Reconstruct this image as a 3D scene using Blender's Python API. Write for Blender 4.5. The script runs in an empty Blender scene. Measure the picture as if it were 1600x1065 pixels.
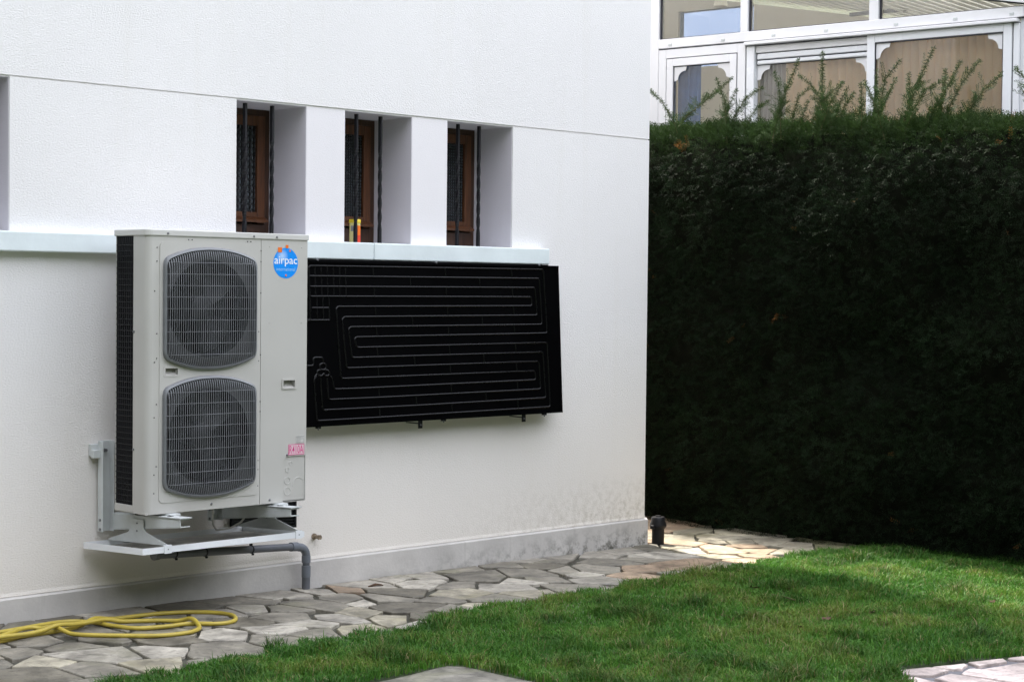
import bpy, bmesh, math, random
import numpy as np
from mathutils import Vector, Matrix

R = math.radians
random.seed(7)
rng = np.random.default_rng(7)
scene = bpy.context.scene
col = scene.collection

# ------------------------------------------------------------------ camera
cam_data = bpy.data.cameras.new('camera')
cam_data.sensor_width = 36.0
cam_data.lens = 2772.07 / 1600 * 36.0
cam_data.clip_end = 2000
cam = bpy.data.objects.new('camera', cam_data)
col.objects.link(cam)
yaw, pitch, roll = 0.7951, -0.029, 0.0105
fwd = Vector((math.cos(yaw) * math.cos(pitch), math.sin(yaw) * math.cos(pitch), math.sin(pitch)))
rgt = Vector((math.sin(yaw), -math.cos(yaw), 0))
upv = rgt.cross(fwd)
r2 = math.cos(roll) * rgt + math.sin(roll) * upv
u2 = -math.sin(roll) * rgt + math.cos(roll) * upv
m = Matrix(((r2.x, u2.x, -fwd.x, -8.7305), (r2.y, u2.y, -fwd.y, -7.6462), (r2.z, u2.z, -fwd.z, 1.58), (0, 0, 0, 1)))
cam.matrix_world = m
scene.camera = cam

# ------------------------------------------------------------------ world, sun, exposure
SUN_EL, SUN_AZ = R(56), R(11)          # the sun stands behind the house, a little towards +x
world = bpy.data.worlds.new('World')
scene.world = world
world.use_nodes = True
wn = world.node_tree.nodes
wl = world.node_tree.links
wn.clear()
w_out = wn.new('ShaderNodeOutputWorld')
w_bg = wn.new('ShaderNodeBackground')
w_sky = wn.new('ShaderNodeTexSky')
w_sky.sky_type = 'NISHITA'
w_sky.sun_disc = False
w_sky.sun_elevation = SUN_EL
w_sky.sun_rotation = SUN_AZ
w_sky.air_density = 1.0
w_sky.dust_density = 3.0
w_sky.ozone_density = 1.0
# thin white cloud all over the sky
w_tc = wn.new('ShaderNodeTexCoord')
w_no = wn.new('ShaderNodeTexNoise')
w_no.inputs['Scale'].default_value = 2.2
w_no.inputs['Detail'].default_value = 5
w_rp = wn.new('ShaderNodeMapRange')
w_rp.inputs['From Min'].default_value = 0.3
w_rp.inputs['From Max'].default_value = 0.7
w_rp.inputs['To Min'].default_value = 0.45
w_rp.inputs['To Max'].default_value = 0.85
w_mx = wn.new('ShaderNodeMix')
w_mx.data_type = 'RGBA'
w_mx.inputs['B'].default_value = (6.85, 6.85, 7.3, 1)
wl.new(w_tc.outputs['Generated'], w_no.inputs['Vector'])
wl.new(w_no.outputs['Fac'], w_rp.inputs['Value'])
wl.new(w_rp.outputs['Result'], w_mx.inputs['Factor'])
wl.new(w_sky.outputs['Color'], w_mx.inputs['A'])
wl.new(w_mx.outputs['Result'], w_bg.inputs['Color'])
w_bg.inputs['Strength'].default_value = 0.13
wl.new(w_bg.outputs['Background'], w_out.inputs['Surface'])

sun_data = bpy.data.lights.new('sun', 'SUN')
sun_data.energy = 2.4
sun_data.angle = R(2.0)
sun_data.color = (1.0, 0.94, 0.84)
sun = bpy.data.objects.new('sun', sun_data)
col.objects.link(sun)
sdir = Vector((math.sin(SUN_AZ) * math.cos(SUN_EL), math.cos(SUN_AZ) * math.cos(SUN_EL), math.sin(SUN_EL)))
sun.rotation_euler = sdir.to_track_quat('Z', 'Y').to_euler()
sun.location = sdir * 40

vs = scene.view_settings
vs.view_transform = 'Standard'
vs.look = 'None'
vs.gamma = 1.0
vs.exposure = 2.27
vs.use_curve_mapping = False

# ------------------------------------------------------------------ helpers
def ground_z(x):
    return -0.086 - 0.012 * min(max(x, -8.0), 3.0)


class MB:
    """collects vertices and faces for one mesh"""
    def __init__(self):
        self.v, self.f = [], []

    def add(self, vs_, fs_):
        o = len(self.v)
        self.v += [tuple(p) for p in vs_]
        self.f += [tuple(o + i for i in f) for f in fs_]
        return self

    def box(self, x0, x1, y0, y1, z0, z1, T=None):
        p = [(x, y, z) for x in (x0, x1) for y in (y0, y1) for z in (z0, z1)]
        if T:
            p = [T(*q) for q in p]
        return self.add(p, [(0, 1, 3, 2), (4, 6, 7, 5), (0, 4, 5, 1), (2, 3, 7, 6), (0, 2, 6, 4), (1, 5, 7, 3)])

    def prism(self, pts, z0, z1, T=None):
        """polygon pts (a, b) pulled from c=z0 to c=z1; T maps (a, b, c) to space"""
        T = T or (lambda a, b, c: (a, b, c))
        n = len(pts)
        p = [T(a, b, z0) for a, b in pts] + [T(a, b, z1) for a, b in pts]
        fs = [tuple(range(n))[::-1], tuple(range(n, 2 * n))]
        fs += [(i, (i + 1) % n, n + (i + 1) % n, n + i) for i in range(n)]
        return self.add(p, fs)

    def tube(self, pts, r, sides=8, caps=True, flat=None):
        pts = [Vector(p) for p in pts]
        n = len(pts)
        rs = r if isinstance(r, (list, tuple)) else [r] * n
        vs_, fs_ = [], []
        prev = None
        for i in range(n):
            a = pts[max(i - 1, 0)]
            b = pts[min(i + 1, n - 1)]
            t = (b - a).normalized()
            if prev is None:
                ref = Vector((0, 0, 1)) if abs(t.z) < 0.9 else Vector((1, 0, 0))
                u = t.cross(ref).normalized()
            else:
                u = (prev - t * prev.dot(t)).normalized()
            prev = u
            w = t.cross(u)
            for k in range(sides):
                an = 2 * math.pi * k / sides
                q = pts[i] + (u * math.cos(an) + w * math.sin(an)) * rs[i]
                vs_.append(q)
        for i in range(n - 1):
            for k in range(sides):
                k2 = (k + 1) % sides
                fs_.append((i * sides + k, i * sides + k2, (i + 1) * sides + k2, (i + 1) * sides + k))
        if caps:
            fs_.append(tuple(range(sides))[::-1])
            fs_.append(tuple((n - 1) * sides + k for k in range(sides)))
        return self.add(vs_, fs_)

    def lathe(self, c, prof, sides=20, axis='z'):
        vs_, fs_ = [], []
        for r, h in prof:
            for k in range(sides):
                an = 2 * math.pi * k / sides
                a, b = r * math.cos(an), r * math.sin(an)
                if axis == 'z':
                    vs_.append((c[0] + a, c[1] + b, c[2] + h))
                else:
                    vs_.append((c[0] + a, c[1] + h, c[2] + b))
        n = len(prof)
        for i in range(n - 1):
            for k in range(sides):
                k2 = (k + 1) % sides
                fs_.append((i * sides + k, i * sides + k2, (i + 1) * sides + k2, (i + 1) * sides + k))
        fs_.append(tuple(range(sides))[::-1])
        fs_.append(tuple((n - 1) * sides + k for k in range(sides)))
        return self.add(vs_, fs_)

    def build(self, name, mat, parent=None, smooth=False, bevel=0.0, seg=2):
        me = bpy.data.meshes.new(name)
        me.from_pydata(self.v, [], self.f)
        bm = bmesh.new()
        bm.from_mesh(me)
        bmesh.ops.recalc_face_normals(bm, faces=bm.faces)
        if bevel:
            es = [e for e in bm.edges if len(e.link_faces) == 2 and e.calc_face_angle(0) > 0.5]
            bmesh.ops.bevel(bm, geom=es, offset=bevel, segments=seg, profile=0.5, affect='EDGES', clamp_overlap=True)
        bm.to_mesh(me)
        bm.free()
        return link(name, me, mat, parent, smooth)


def link(name, me, mat, parent=None, smooth=False):
    me.materials.clear()
    me.materials.append(mat)
    if smooth:
        me.polygons.foreach_set('use_smooth', [True] * len(me.polygons))
        try:
            me.set_sharp_from_angle(angle=R(40))
        except Exception:
            pass
    me.name = name
    o = bpy.data.objects.new(name, me)
    col.objects.link(o)
    if parent:
        setp(o, parent)
    return o


ORG = {}


def setp(o, parent):
    """meshes are written in world space, so a child undoes the offset of its Empty"""
    o.parent = parent
    o.matrix_parent_inverse = Matrix.Translation(-Vector(ORG.get(parent.name, (0, 0, 0))))


def thing(name, loc, label, cat, group=None):
    o = bpy.data.objects.new(name, None)
    o.empty_display_size = 0.1
    o.location = loc
    col.objects.link(o)
    ORG[o.name] = loc
    return tag(o, label, cat, group)


def tag(o, label, cat, group=None):
    o['label'] = label
    o['category'] = cat
    if group:
        o['group'] = group
    return o


def structure(o):
    o['kind'] = 'structure'
    return o


def stuff(o):
    o['kind'] = 'stuff'
    return o


def vnoise(x, y, z=None, seed=0):
    """smooth value noise on arrays, 0..1"""
    x = np.asarray(x, float)
    y = np.asarray(y, float)
    z = np.zeros_like(x) if z is None else np.asarray(z, float)

    def h(i, j, k):
        n = (i * 374761393 + j * 668265263 + k * 2147483647 + seed * 1274126177) & 0xffffffff
        n = ((n ^ (n >> 13)) * 1274126177) & 0xffffffff
        return ((n ^ (n >> 16)) & 0xffff) / 65535.0
    xi, yi, zi = np.floor(x).astype(np.int64), np.floor(y).astype(np.int64), np.floor(z).astype(np.int64)
    xf, yf, zf = x - xi, y - yi, z - zi
    xf, yf, zf = [t * t * (3 - 2 * t) for t in (xf, yf, zf)]
    r = 0
    for a in (0, 1):
        for b in (0, 1):
            for c in (0, 1):
                w = (xf if a else 1 - xf) * (yf if b else 1 - yf) * (zf if c else 1 - zf)
                r = r + w * h(xi + a, yi + b, zi + c)
    return r


# ------------------------------------------------------------------ materials
def new_mat(name):
    mt = bpy.data.materials.new(name)
    mt.use_nodes = True
    nt = mt.node_tree
    bsdf = nt.nodes['Principled BSDF']
    return mt, nt, bsdf


def N(nt, kind, **kw):
    n = nt.nodes.new('ShaderNode' + kind)
    for k, v in kw.items():
        if k in n.inputs:
            n.inputs[k].default_value = v
        else:
            setattr(n, k, v)
    return n


def coords(nt, scale=(1, 1, 1)):
    tc = N(nt, 'TexCoord')
    mp = N(nt, 'Mapping')
    mp.inputs['Scale'].default_value = scale
    nt.links.new(tc.outputs['Object'], mp.inputs['Vector'])
    return mp.outputs['Vector']


def mixc(nt, fac, a, b):
    mx = N(nt, 'Mix', data_type='RGBA')
    for key, v in (('A', a), ('B', b)):
        if isinstance(v, tuple):
            mx.inputs[key].default_value = v + (1,) if len(v) == 3 else v
        else:
            nt.links.new(v, mx.inputs[key])
    if isinstance(fac, (int, float)):
        mx.inputs['Factor'].default_value = fac
    else:
        nt.links.new(fac, mx.inputs['Factor'])
    return mx.outputs['Result']


def rng_node(nt, src, a, b, c=0.0, d=1.0):
    mr = N(nt, 'MapRange')
    mr.inputs['From Min'].default_value = a
    mr.inputs['From Max'].default_value = b
    mr.inputs['To Min'].default_value = c
    mr.inputs['To Max'].default_value = d
    nt.links.new(src, mr.inputs['Value'])
    return mr.outputs['Result']


def noise(nt, vec, scale, detail=4, rough=0.55, dist=0.0):
    n = N(nt, 'TexNoise')
    n.inputs['Scale'].default_value = scale
    n.inputs['Detail'].default_value = detail
    n.inputs['Roughness'].default_value = rough
    n.inputs['Distortion'].default_value = dist
    nt.links.new(vec, n.inputs['Vector'])
    return n.outputs['Fac']


def bump(nt, bsdf, h, strength, dist):
    b = N(nt, 'Bump')
    b.inputs['Strength'].default_value = strength
    b.inputs['Distance'].default_value = dist
    nt.links.new(h, b.inputs['Height'])
    nt.links.new(b.outputs['Normal'], bsdf.inputs['Normal'])


def simple(name, c, rough=0.5, metal=0.0, var=0.12, vscale=8.0, bscale=0, bdist=0.0, spec=0.5, coat=0.0):
    mt, nt, b = new_mat(name)
    v = coords(nt)
    f = noise(nt, v, vscale, 5)
    lo = tuple(x * (1 - var) for x in c)
    hi = tuple(min(1, x * (1 + var)) for x in c)
    nt.links.new(mixc(nt, rng_node(nt, f, 0.3, 0.7), lo, hi), b.inputs['Base Color'])
    nt.links.new(rng_node(nt, f, 0.3, 0.7, max(0.02, rough * 0.85), min(1, rough * 1.15)), b.inputs['Roughness'])
    b.inputs['Metallic'].default_value = metal
    b.inputs['Specular IOR Level'].default_value = spec
    if bscale:
        bump(nt, b, noise(nt, v, bscale, 3), 0.6, bdist)
    return mt


def stucco(name, c, bd=0.004, stains_bounce=True, scale=85):
    mt, nt, b = new_mat(name)
    v = coords(nt)
    big = noise(nt, v, 0.9, 4)
    mid = noise(nt, v, 14, 5)
    vz = coords(nt, (1.0, 1.0, 1.7))
    fine = noise(nt, vz, scale, 3, 0.6, 0.35)
    cc = mixc(nt, rng_node(nt, big, 0.3, 0.7), tuple(x * 0.955 for x in c), c)
    cc = mixc(nt, rng_node(nt, mid, 0.62, 0.8, 0, 0.25), cc, tuple(x * y for x, y in zip(c, (0.9, 0.88, 0.82))))
    cc = mixc(nt, rng_node(nt, fine, 0.45, 0.22, 0, 0.10), cc, tuple(x * 0.8 for x in c))
    if stains_bounce:
        tc = N(nt, 'TexCoord')
        sx = N(nt, 'SeparateXYZ')
        nt.links.new(tc.outputs['Object'], sx.inputs['Vector'])
        # rain splash and lichen low on the wall, strongest by the corner
        low = rng_node(nt, sx.outputs['Z'], 0.42, 0.05)
        nearc = rng_node(nt, sx.outputs['X'], -1.9, -0.05)
        blot = rng_node(nt, noise(nt, v, 22, 8, 0.72), 0.44, 0.62)
        m1 = N(nt, 'Math', operation='MULTIPLY')
        nt.links.new(low, m1.inputs[0])
        nt.links.new(nearc, m1.inputs[1])
        m2 = N(nt, 'Math', operation='MULTIPLY')
        nt.links.new(m1.outputs[0], m2.inputs[0])
        nt.links.new(blot, m2.inputs[1])
        cc = mixc(nt, m2.outputs[0], cc, (0.23, 0.215, 0.17))
        # faint runs under the sill; cream tint low down paints in bounced ground light
        vs2 = coords(nt, (9, 1, 0.5))
        runs = rng_node(nt, noise(nt, vs2, 1.0, 4), 0.55, 0.8, 0, 0.14)
        cc = mixc(nt, runs, cc, tuple(x * y for x, y in zip(c, (0.82, 0.79, 0.70))))
        bounce_tint = rng_node(nt, sx.outputs['Z'], 1.4, 0.1, 0, 0.5)
        cc = mixc(nt, bounce_tint, cc, tuple(x * y for x, y in zip(c, (0.975, 0.915, 0.77))))
    nt.links.new(cc, b.inputs['Base Color'])
    b.inputs['Roughness'].default_value = 0.9
    b.inputs['Specular IOR Level'].default_value = 0.15
    bump(nt, b, fine, 0.7, bd)
    return mt


def plinth_mat():
    mt, nt, b = new_mat('plinth_cement_paint')
    v = coords(nt)
    n1 = noise(nt, v, 3.0, 6, 0.6)
    cc = mixc(nt, rng_node(nt, n1, 0.3, 0.7), (0.45, 0.432, 0.405), (0.60, 0.578, 0.54))
    tc = N(nt, 'TexCoord')
    sx = N(nt, 'SeparateXYZ')
    nt.links.new(tc.outputs['Object'], sx.inputs['Vector'])
    low = rng_node(nt, sx.outputs['Z'], 0.08, -0.07)
    right = rng_node(nt, sx.outputs['X'], -2.4, -0.2, 0.06, 1.0)
    blot = rng_node(nt, noise(nt, v, 13, 9, 0.75), 0.46, 0.60)
    m1 = N(nt, 'Math', operation='MULTIPLY')
    nt.links.new(low, m1.inputs[0])
    nt.links.new(right, m1.inputs[1])
    m2 = N(nt, 'Math', operation='MULTIPLY')
    nt.links.new(m1.outputs[0], m2.inputs[0])
    nt.links.new(blot, m2.inputs[1])
    cc = mixc(nt, m2.outputs[0], cc, (0.07, 0.068, 0.05))
    wet = rng_node(nt, noise(nt, coords(nt, (14, 1, 1.2)), 1.0, 5), 0.60, 0.74, 0, 0.35)
    cc = mixc(nt, wet, cc, (0.27, 0.25, 0.22))
    nt.links.new(cc, b.inputs['Base Color'])
    b.inputs['Roughness'].default_value = 0.85
    bump(nt, b, noise(nt, v, 60, 4), 0.5, 0.003)
    return mt


def stone_mat(name, c, moss=0.25, tint=(0.20, 0.20, 0.10)):
    mt, nt, b = new_mat(name)
    v = coords(nt)
    oi = N(nt, 'ObjectInfo')
    n1 = noise(nt, v, 7.0, 8, 0.66, 0.4)
    n2 = noise(nt, v, 26, 8, 0.72)
    n3 = noise(nt, coords(nt, (1, 1, 4)), 2.1, 6, 0.6, 0.6)
    cc = mixc(nt, rng_node(nt, n1, 0.34, 0.64), tuple(x * 0.45 for x in c), tuple(min(1, x * 1.25) for x in c))
    cc = mixc(nt, rng_node(nt, n2, 0.50, 0.66, 0, 0.75), cc, tuple(x * 0.42 for x in c))
    cc = mixc(nt, rng_node(nt, n3, 0.52, 0.72, 0, moss), cc, tint)
    hs = N(nt, 'HueSaturation')
    nt.links.new(cc, hs.inputs['Color'])
    nt.links.new(rng_node(nt, oi.outputs['Random'], 0, 1, 0.78, 1.18), hs.inputs['Value'])
    nt.links.new(hs.outputs['Color'], b.inputs['Base Color'])
    nt.links.new(rng_node(nt, n1, 0.3, 0.7, 0.45, 0.8), b.inputs['Roughness'])
    b.inputs['Specular IOR Level'].default_value = 0.35
    bump(nt, b, n2, 0.5, 0.006)
    return mt


def attr_mat(name, rough=0.6, trans=0.25, spec=0.3):
    """leaf material coloured by the mesh's own 'col' attribute, with light passing through"""
    mt, nt, b = new_mat(name)
    at = N(nt, 'Attribute')
    at.attribute_name = 'col'
    nt.links.new(at.outputs['Color'], b.inputs['Base Color'])
    b.inputs['Roughness'].default_value = rough
    b.inputs['Specular IOR Level'].default_value = spec
    tr = N(nt, 'BsdfTranslucent')
    nt.links.new(at.outputs['Color'], tr.inputs['Color'])
    mx = N(nt, 'MixShader')
    mx.inputs[0].default_value = trans
    nt.links.new(b.outputs[0], mx.inputs[1])
    nt.links.new(tr.outputs[0], mx.inputs[2])
    nt.links.new(mx.outputs[0], nt.nodes['Material Output'].inputs['Surface'])
    return mt


def wood_mat(name, c):
    mt, nt, b = new_mat(name)
    v = coords(nt, (14, 14, 1.2))
    n1 = noise(nt, v, 5, 6, 0.6, 0.8)
    nt.links.new(mixc(nt, rng_node(nt, n1, 0.3, 0.7), tuple(x * 0.45 for x in c), tuple(x * 1.25 for x in c)), b.inputs['Base Color'])
    b.inputs['Roughness'].default_value = 0.5
    bump(nt, b, n1, 0.3, 0.002)
    return mt


def clear_glass(name, tint=(1, 1, 1), refl=0.12):
    mt, nt, b = new_mat(name)
    nt.nodes.remove(b)
    tr = N(nt, 'BsdfTransparent')
    tr.inputs['Color'].default_value = tint + (1,)
    gl = N(nt, 'BsdfGlossy')
    gl.inputs['Roughness'].default_value = 0.02
    fr = N(nt, 'Fresnel')
    fr.inputs['IOR'].default_value = 1.5
    mx = N(nt, 'MixShader')
    nt.links.new(rng_node(nt, fr.outputs[0], 0, 1, 0.01, 1.0), mx.inputs[0])
    nt.links.new(tr.outputs[0], mx.inputs[1])
    nt.links.new(gl.outputs[0], mx.inputs[2])
    nt.links.new(mx.outputs[0], nt.nodes['Material Output'].inputs['Surface'])
    return mt


def figured_glass(name, sx, sz):
    """cast glass with a pressed grid of lozenges"""
    mt, nt, b = new_mat(name)
    tc = N(nt, 'TexCoord')
    sp = N(nt, 'SeparateXYZ')
    nt.links.new(tc.outputs['Object'], sp.inputs['Vector'])

    def wave(src, f):
        a = N(nt, 'Math', operation='MULTIPLY')
        a.inputs[1].default_value = f
        nt.links.new(src, a.inputs[0])
        s = N(nt, 'Math', operation='SINE')
        nt.links.new(a.outputs[0], s.inputs[0])
        return s.outputs[0]
    wa = wave(sp.outputs['X'], 2 * math.pi / sx)
    wb = wave(sp.outputs['Z'], 2 * math.pi / sz)
    pr = N(nt, 'Math', operation='MULTIPLY')
    nt.links.new(wa, pr.inputs[0])
    nt.links.new(wb, pr.inputs[1])
    ad = N(nt, 'Math', operation='ADD')
    nt.links.new(pr.outputs[0], ad.inputs[0])
    nt.links.new(wa, ad.inputs[1])
    nz = noise(nt, tc.outputs['Object'], 30, 3)
    nt.links.new(mixc(nt, rng_node(nt, ad.outputs[0], 0.1, 1.6), (0.012, 0.014, 0.016), (0.10, 0.12, 0.13)), b.inputs['Base Color'])
    nt.links.new(rng_node(nt, nz, 0.3, 0.7, 0.12, 0.3), b.inputs['Roughness'])
    bump(nt, b, ad.outputs[0], 0.8, 0.006)
    return mt


def cloth(name, c):
    mt, nt, b = new_mat(name)
    v = coords(nt)
    cc = mixc(nt, rng_node(nt, noise(nt, v, 6, 4), 0.3, 0.7), tuple(x * 0.94 for x in c), c)
    nt.links.new(cc, b.inputs['Base Color'])
    b.inputs['Roughness'].default_value = 0.85
    tr = N(nt, 'BsdfTranslucent')
    nt.links.new(cc, tr.inputs['Color'])
    mx = N(nt, 'MixShader')
    mx.inputs[0].default_value = 0.45
    nt.links.new(b.outputs[0], mx.inputs[1])
    nt.links.new(tr.outputs[0], mx.inputs[2])
    nt.links.new(mx.outputs[0], nt.nodes['Material Output'].inputs['Surface'])
    return mt


M = {}
M['stucco'] = stucco('stucco_white', (0.80, 0.782, 0.772), 0.0042, True, 88)
M['stucco_pier'] = stucco('smooth_render_lilac', (0.80, 0.775, 0.785), 0.002, False, 120)
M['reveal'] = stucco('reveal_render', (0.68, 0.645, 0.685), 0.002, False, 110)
M['plinth'] = plinth_mat()
M['sill'] = simple('sill_paint', (0.70, 0.765, 0.775), 0.55, var=0.06, vscale=5, bscale=60, bdist=0.001)
M['roof'] = simple('roof_tile', (0.22, 0.10, 0.07), 0.8, var=0.3)
M['wood'] = wood_mat('window_wood', (0.105, 0.036, 0.011))
M['wood_dark'] = wood_mat('window_wood_dark', (0.055, 0.022, 0.010))
M['iron'] = simple('black_iron', (0.006, 0.006, 0.0075), 0.5, var=0.3, vscale=30, bscale=150, bdist=0.001, spec=0.25)
M['glass_a'] = figured_glass('figured_glass_coarse', 0.027, 0.034)
M['glass_b'] = figured_glass('figured_glass_fine', 0.017, 0.017)
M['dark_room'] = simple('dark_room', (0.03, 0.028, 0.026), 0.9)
M['casing'] = simple('beige_grey_paint', (0.485, 0.474, 0.440), 0.42, var=0.035, vscale=2.5, bscale=500, bdist=0.0002)
M['casing_lid'] = simple('beige_grey_lid', (0.56, 0.552, 0.52), 0.4, var=0.03, vscale=3)
M['seam'] = simple('seam_dark_strip', (0.10, 0.10, 0.095), 0.8)  # dark strip behind the gap between the casing panels
M['grille'] = simple('grille_plastic', (0.175, 0.182, 0.19), 0.38, var=0.08, vscale=20)
M['shroud'] = simple('shroud_grey', (0.035, 0.035, 0.037), 0.55, var=0.1)
M['fan_dark'] = simple('fan_plastic_dark', (0.008, 0.0083, 0.0095), 0.5, var=0.2, spec=0.3)
M['coil'] = simple('coil_fins_dark', (0.009, 0.009, 0.011), 0.6, var=0.3, vscale=40, spec=0.25)
M['screw'] = simple('screw_steel', (0.22, 0.22, 0.23), 0.35, metal=0.8, var=0.2, vscale=50)
M['hole'] = simple('screw_hole', (0.07, 0.07, 0.07), 0.7)
M['galv'] = simple('painted_steel_grey_white', (0.56, 0.585, 0.575), 0.42, var=0.10, vscale=9)
M['tray'] = simple('tray_white_plastic', (0.80, 0.82, 0.835), 0.28, var=0.015, vscale=2)
M['tray_in'] = simple('tray_floor_dirty', (0.30, 0.285, 0.25), 0.45, var=0.4, vscale=10)
M['pvc'] = simple('grey_pvc', (0.105, 0.112, 0.125), 0.42, var=0.12, vscale=12)
M['pvc_light'] = simple('grey_pvc_socket', (0.135, 0.15, 0.17), 0.36, var=0.1, vscale=12)
M['black_panel'] = simple('black_anodised_sheet', (0.0012, 0.0012, 0.0014), 0.5, var=0.2, vscale=3, spec=0.02)
M['black_tube'] = simple('black_ridge_paint', (0.002, 0.002, 0.0024), 0.28, var=0.15, vscale=15, spec=0.25)
M['black_plastic'] = simple('black_plastic', (0.006, 0.006, 0.007), 0.45, var=0.2, spec=0.3)
M['cable'] = simple('white_cable', (0.62, 0.60, 0.56), 0.45)
M['hose'] = simple('yellow_hose', (0.42, 0.325, 0.045), 0.42, var=0.16, vscale=9, bscale=90, bdist=0.0006)
M['yellow'] = simple('yellow_plastic', (0.72, 0.55, 0.02), 0.35, var=0.05)
M['mortar'] = simple('joint_mortar', (0.050, 0.048, 0.034), 0.9, var=0.4, vscale=14, bscale=90, bdist=0.006)
M['mortar_grey'] = simple('patio_joint_grey', (0.13, 0.13, 0.14), 0.9, var=0.2, vscale=14, bscale=60, bdist=0.004)
M['st_W'] = stone_mat('stone_pale', (0.37, 0.343, 0.285), 0.35)
M['st_G'] = stone_mat('stone_grey', (0.225, 0.207, 0.166), 0.45)
M['st_D'] = stone_mat('stone_dark', (0.165, 0.15, 0.115), 0.45, (0.12, 0.10, 0.05))
M['st_C'] = stone_mat('stone_cream', (0.32, 0.292, 0.22), 0.5, (0.22, 0.20, 0.09))
M['st_T'] = stone_mat('stone_tan', (0.36, 0.27, 0.185), 0.4, (0.24, 0.17, 0.10))
M['st_O'] = stone_mat('stone_olive', (0.25, 0.235, 0.14), 0.6, (0.12, 0.12, 0.04))
M['st_P'] = stone_mat('stone_pink', (0.60, 0.51, 0.47), 0.08, (0.5, 0.42, 0.36))
M['slab'] = stone_mat('concrete_slab', (0.21, 0.198, 0.165), 0.4)
M['soil'] = simple('lawn_soil', (0.032, 0.05, 0.016), 0.95, var=0.5, vscale=9, bscale=40, bdist=0.01)
M['earth'] = simple('ground_grass_far', (0.05, 0.075, 0.028), 0.95, var=0.4, vscale=1.5)
M['grass'] = attr_mat('grass_blades', 0.55, 0.3, 0.3)
M['yew'] = attr_mat('yew_needles', 0.62, 0.18, 0.10)
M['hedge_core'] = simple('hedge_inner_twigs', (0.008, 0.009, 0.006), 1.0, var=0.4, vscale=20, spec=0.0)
M['twig'] = simple('twig_bark', (0.10, 0.085, 0.035), 0.8, var=0.3, vscale=30)
M['upvc'] = simple('white_upvc', (0.78, 0.775, 0.785), 0.32, var=0.03, vscale=3)
M['alu'] = simple('white_aluminium', (0.80, 0.81, 0.83), 0.25, var=0.03, vscale=4)
M['gasket'] = simple('black_gasket', (0.02, 0.02, 0.03), 0.5)
M['clear'] = clear_glass('window_glass', (0.97, 0.98, 0.975))
M['tinted'] = clear_glass('blue_tinted_glass', (0.36, 0.40, 0.47))
M['blind'] = cloth('beige_blind_fabric', (0.90, 0.73, 0.50))
M['blind_grey'] = simple('grey_blind_fabric', (0.42, 0.37, 0.33), 0.8, var=0.05, vscale=5)
M['curtain'] = simple('blue_curtain_cloth', (0.10, 0.22, 0.50), 0.8, var=0.15, vscale=12)
M['room'] = simple('room_plaster', (0.66, 0.62, 0.54), 0.9, var=0.05, vscale=2)
M['beam'] = simple('grey_rail', (0.25, 0.25, 0.25), 0.5)
M['lampw'] = simple('cream_lamp_metal', (0.72, 0.67, 0.55), 0.4)
M['leaf'] = simple('dry_leaf', (0.075, 0.040, 0.020), 0.85, var=0.5, vscale=60)
M['vent'] = simple('vent_black', (0.012, 0.012, 0.012), 0.55)
M['rust'] = simple('old_brass', (0.30, 0.24, 0.17), 0.5, metal=0.5, var=0.4, vscale=60)


def translucent_roof():
    mt, nt, b = new_mat('milky_roof_sheet')
    b.inputs['Base Color'].default_value = (0.72, 0.71, 0.66, 1)
    b.inputs['Roughness'].default_value = 0.6
    v = coords(nt)
    tr = N(nt, 'BsdfTranslucent')
    nt.links.new(mixc(nt, noise(nt, v, 2, 3), (0.64, 0.635, 0.60), (0.72, 0.715, 0.68)), tr.inputs['Color'])
    mx = N(nt, 'MixShader')
    mx.inputs[0].default_value = 0.5
    nt.links.new(b.outputs[0], mx.inputs[1])
    nt.links.new(tr.outputs[0], mx.inputs[2])
    nt.links.new(mx.outputs[0], nt.nodes['Material Output'].inputs['Surface'])
    return mt


M['milky'] = translucent_roof()


def logo_mat():
    mt, nt, b = new_mat('logo_blue_print')
    tc = N(nt, 'TexCoord')
    vm = N(nt, 'VectorMath', operation='DISTANCE')
    vm.inputs[1].default_value = (-3.322, -0.484, 1.735)
    nt.links.new(tc.outputs['Object'], vm.inputs[0])
    f = rng_node(nt, vm.outputs['Value'], 0.005, 0.038, 1, 0)
    nt.links.new(mixc(nt, f, (0.0, 0.27, 0.86), (0.42, 0.62, 0.92)), b.inputs['Base Color'])
    b.inputs['Roughness'].default_value = 0.35
    return mt


def flat(name, c, rough=0.4):
    mt, nt, b = new_mat(name)
    v = coords(nt)
    nt.links.new(mixc(nt, noise(nt, v, 60, 2), tuple(x * 0.96 for x in c), c), b.inputs['Base Color'])
    b.inputs['Roughness'].default_value = rough
    return mt


M['logo'] = logo_mat()
M['p_orange'] = flat('print_orange', (0.85, 0.17, 0.01))
M['p_white'] = flat('print_white', (0.86, 0.90, 0.94))
M['p_pale'] = flat('print_pale_blue', (0.36, 0.66, 0.92))
M['p_pink'] = flat('print_pink', (0.66, 0.06, 0.25))
M['p_pinkpale'] = flat('print_pink_pale', (0.70, 0.52, 0.55))
M['p_grey'] = flat('print_grey', (0.22, 0.22, 0.22))
M['p_red'] = flat('print_red', (0.70, 0.05, 0.02))
M['p_paper'] = flat('print_paper_yellow', (0.70, 0.62, 0.25))

# ================================================================== the setting
# ground: one sheet to the horizon
xs = [-600, -8, -4, 0, 3, 600]
gv, gf = [], []
for x in xs:
    for y in (-600, 600):
        gv.append((x, y, ground_z(x) - 0.045))
for i in range(len(xs) - 1):
    gf.append((2 * i, 2 * i + 2, 2 * i + 3, 2 * i + 1))
structure(MB().add(gv, gf).build('ground', M['earth']))

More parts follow.
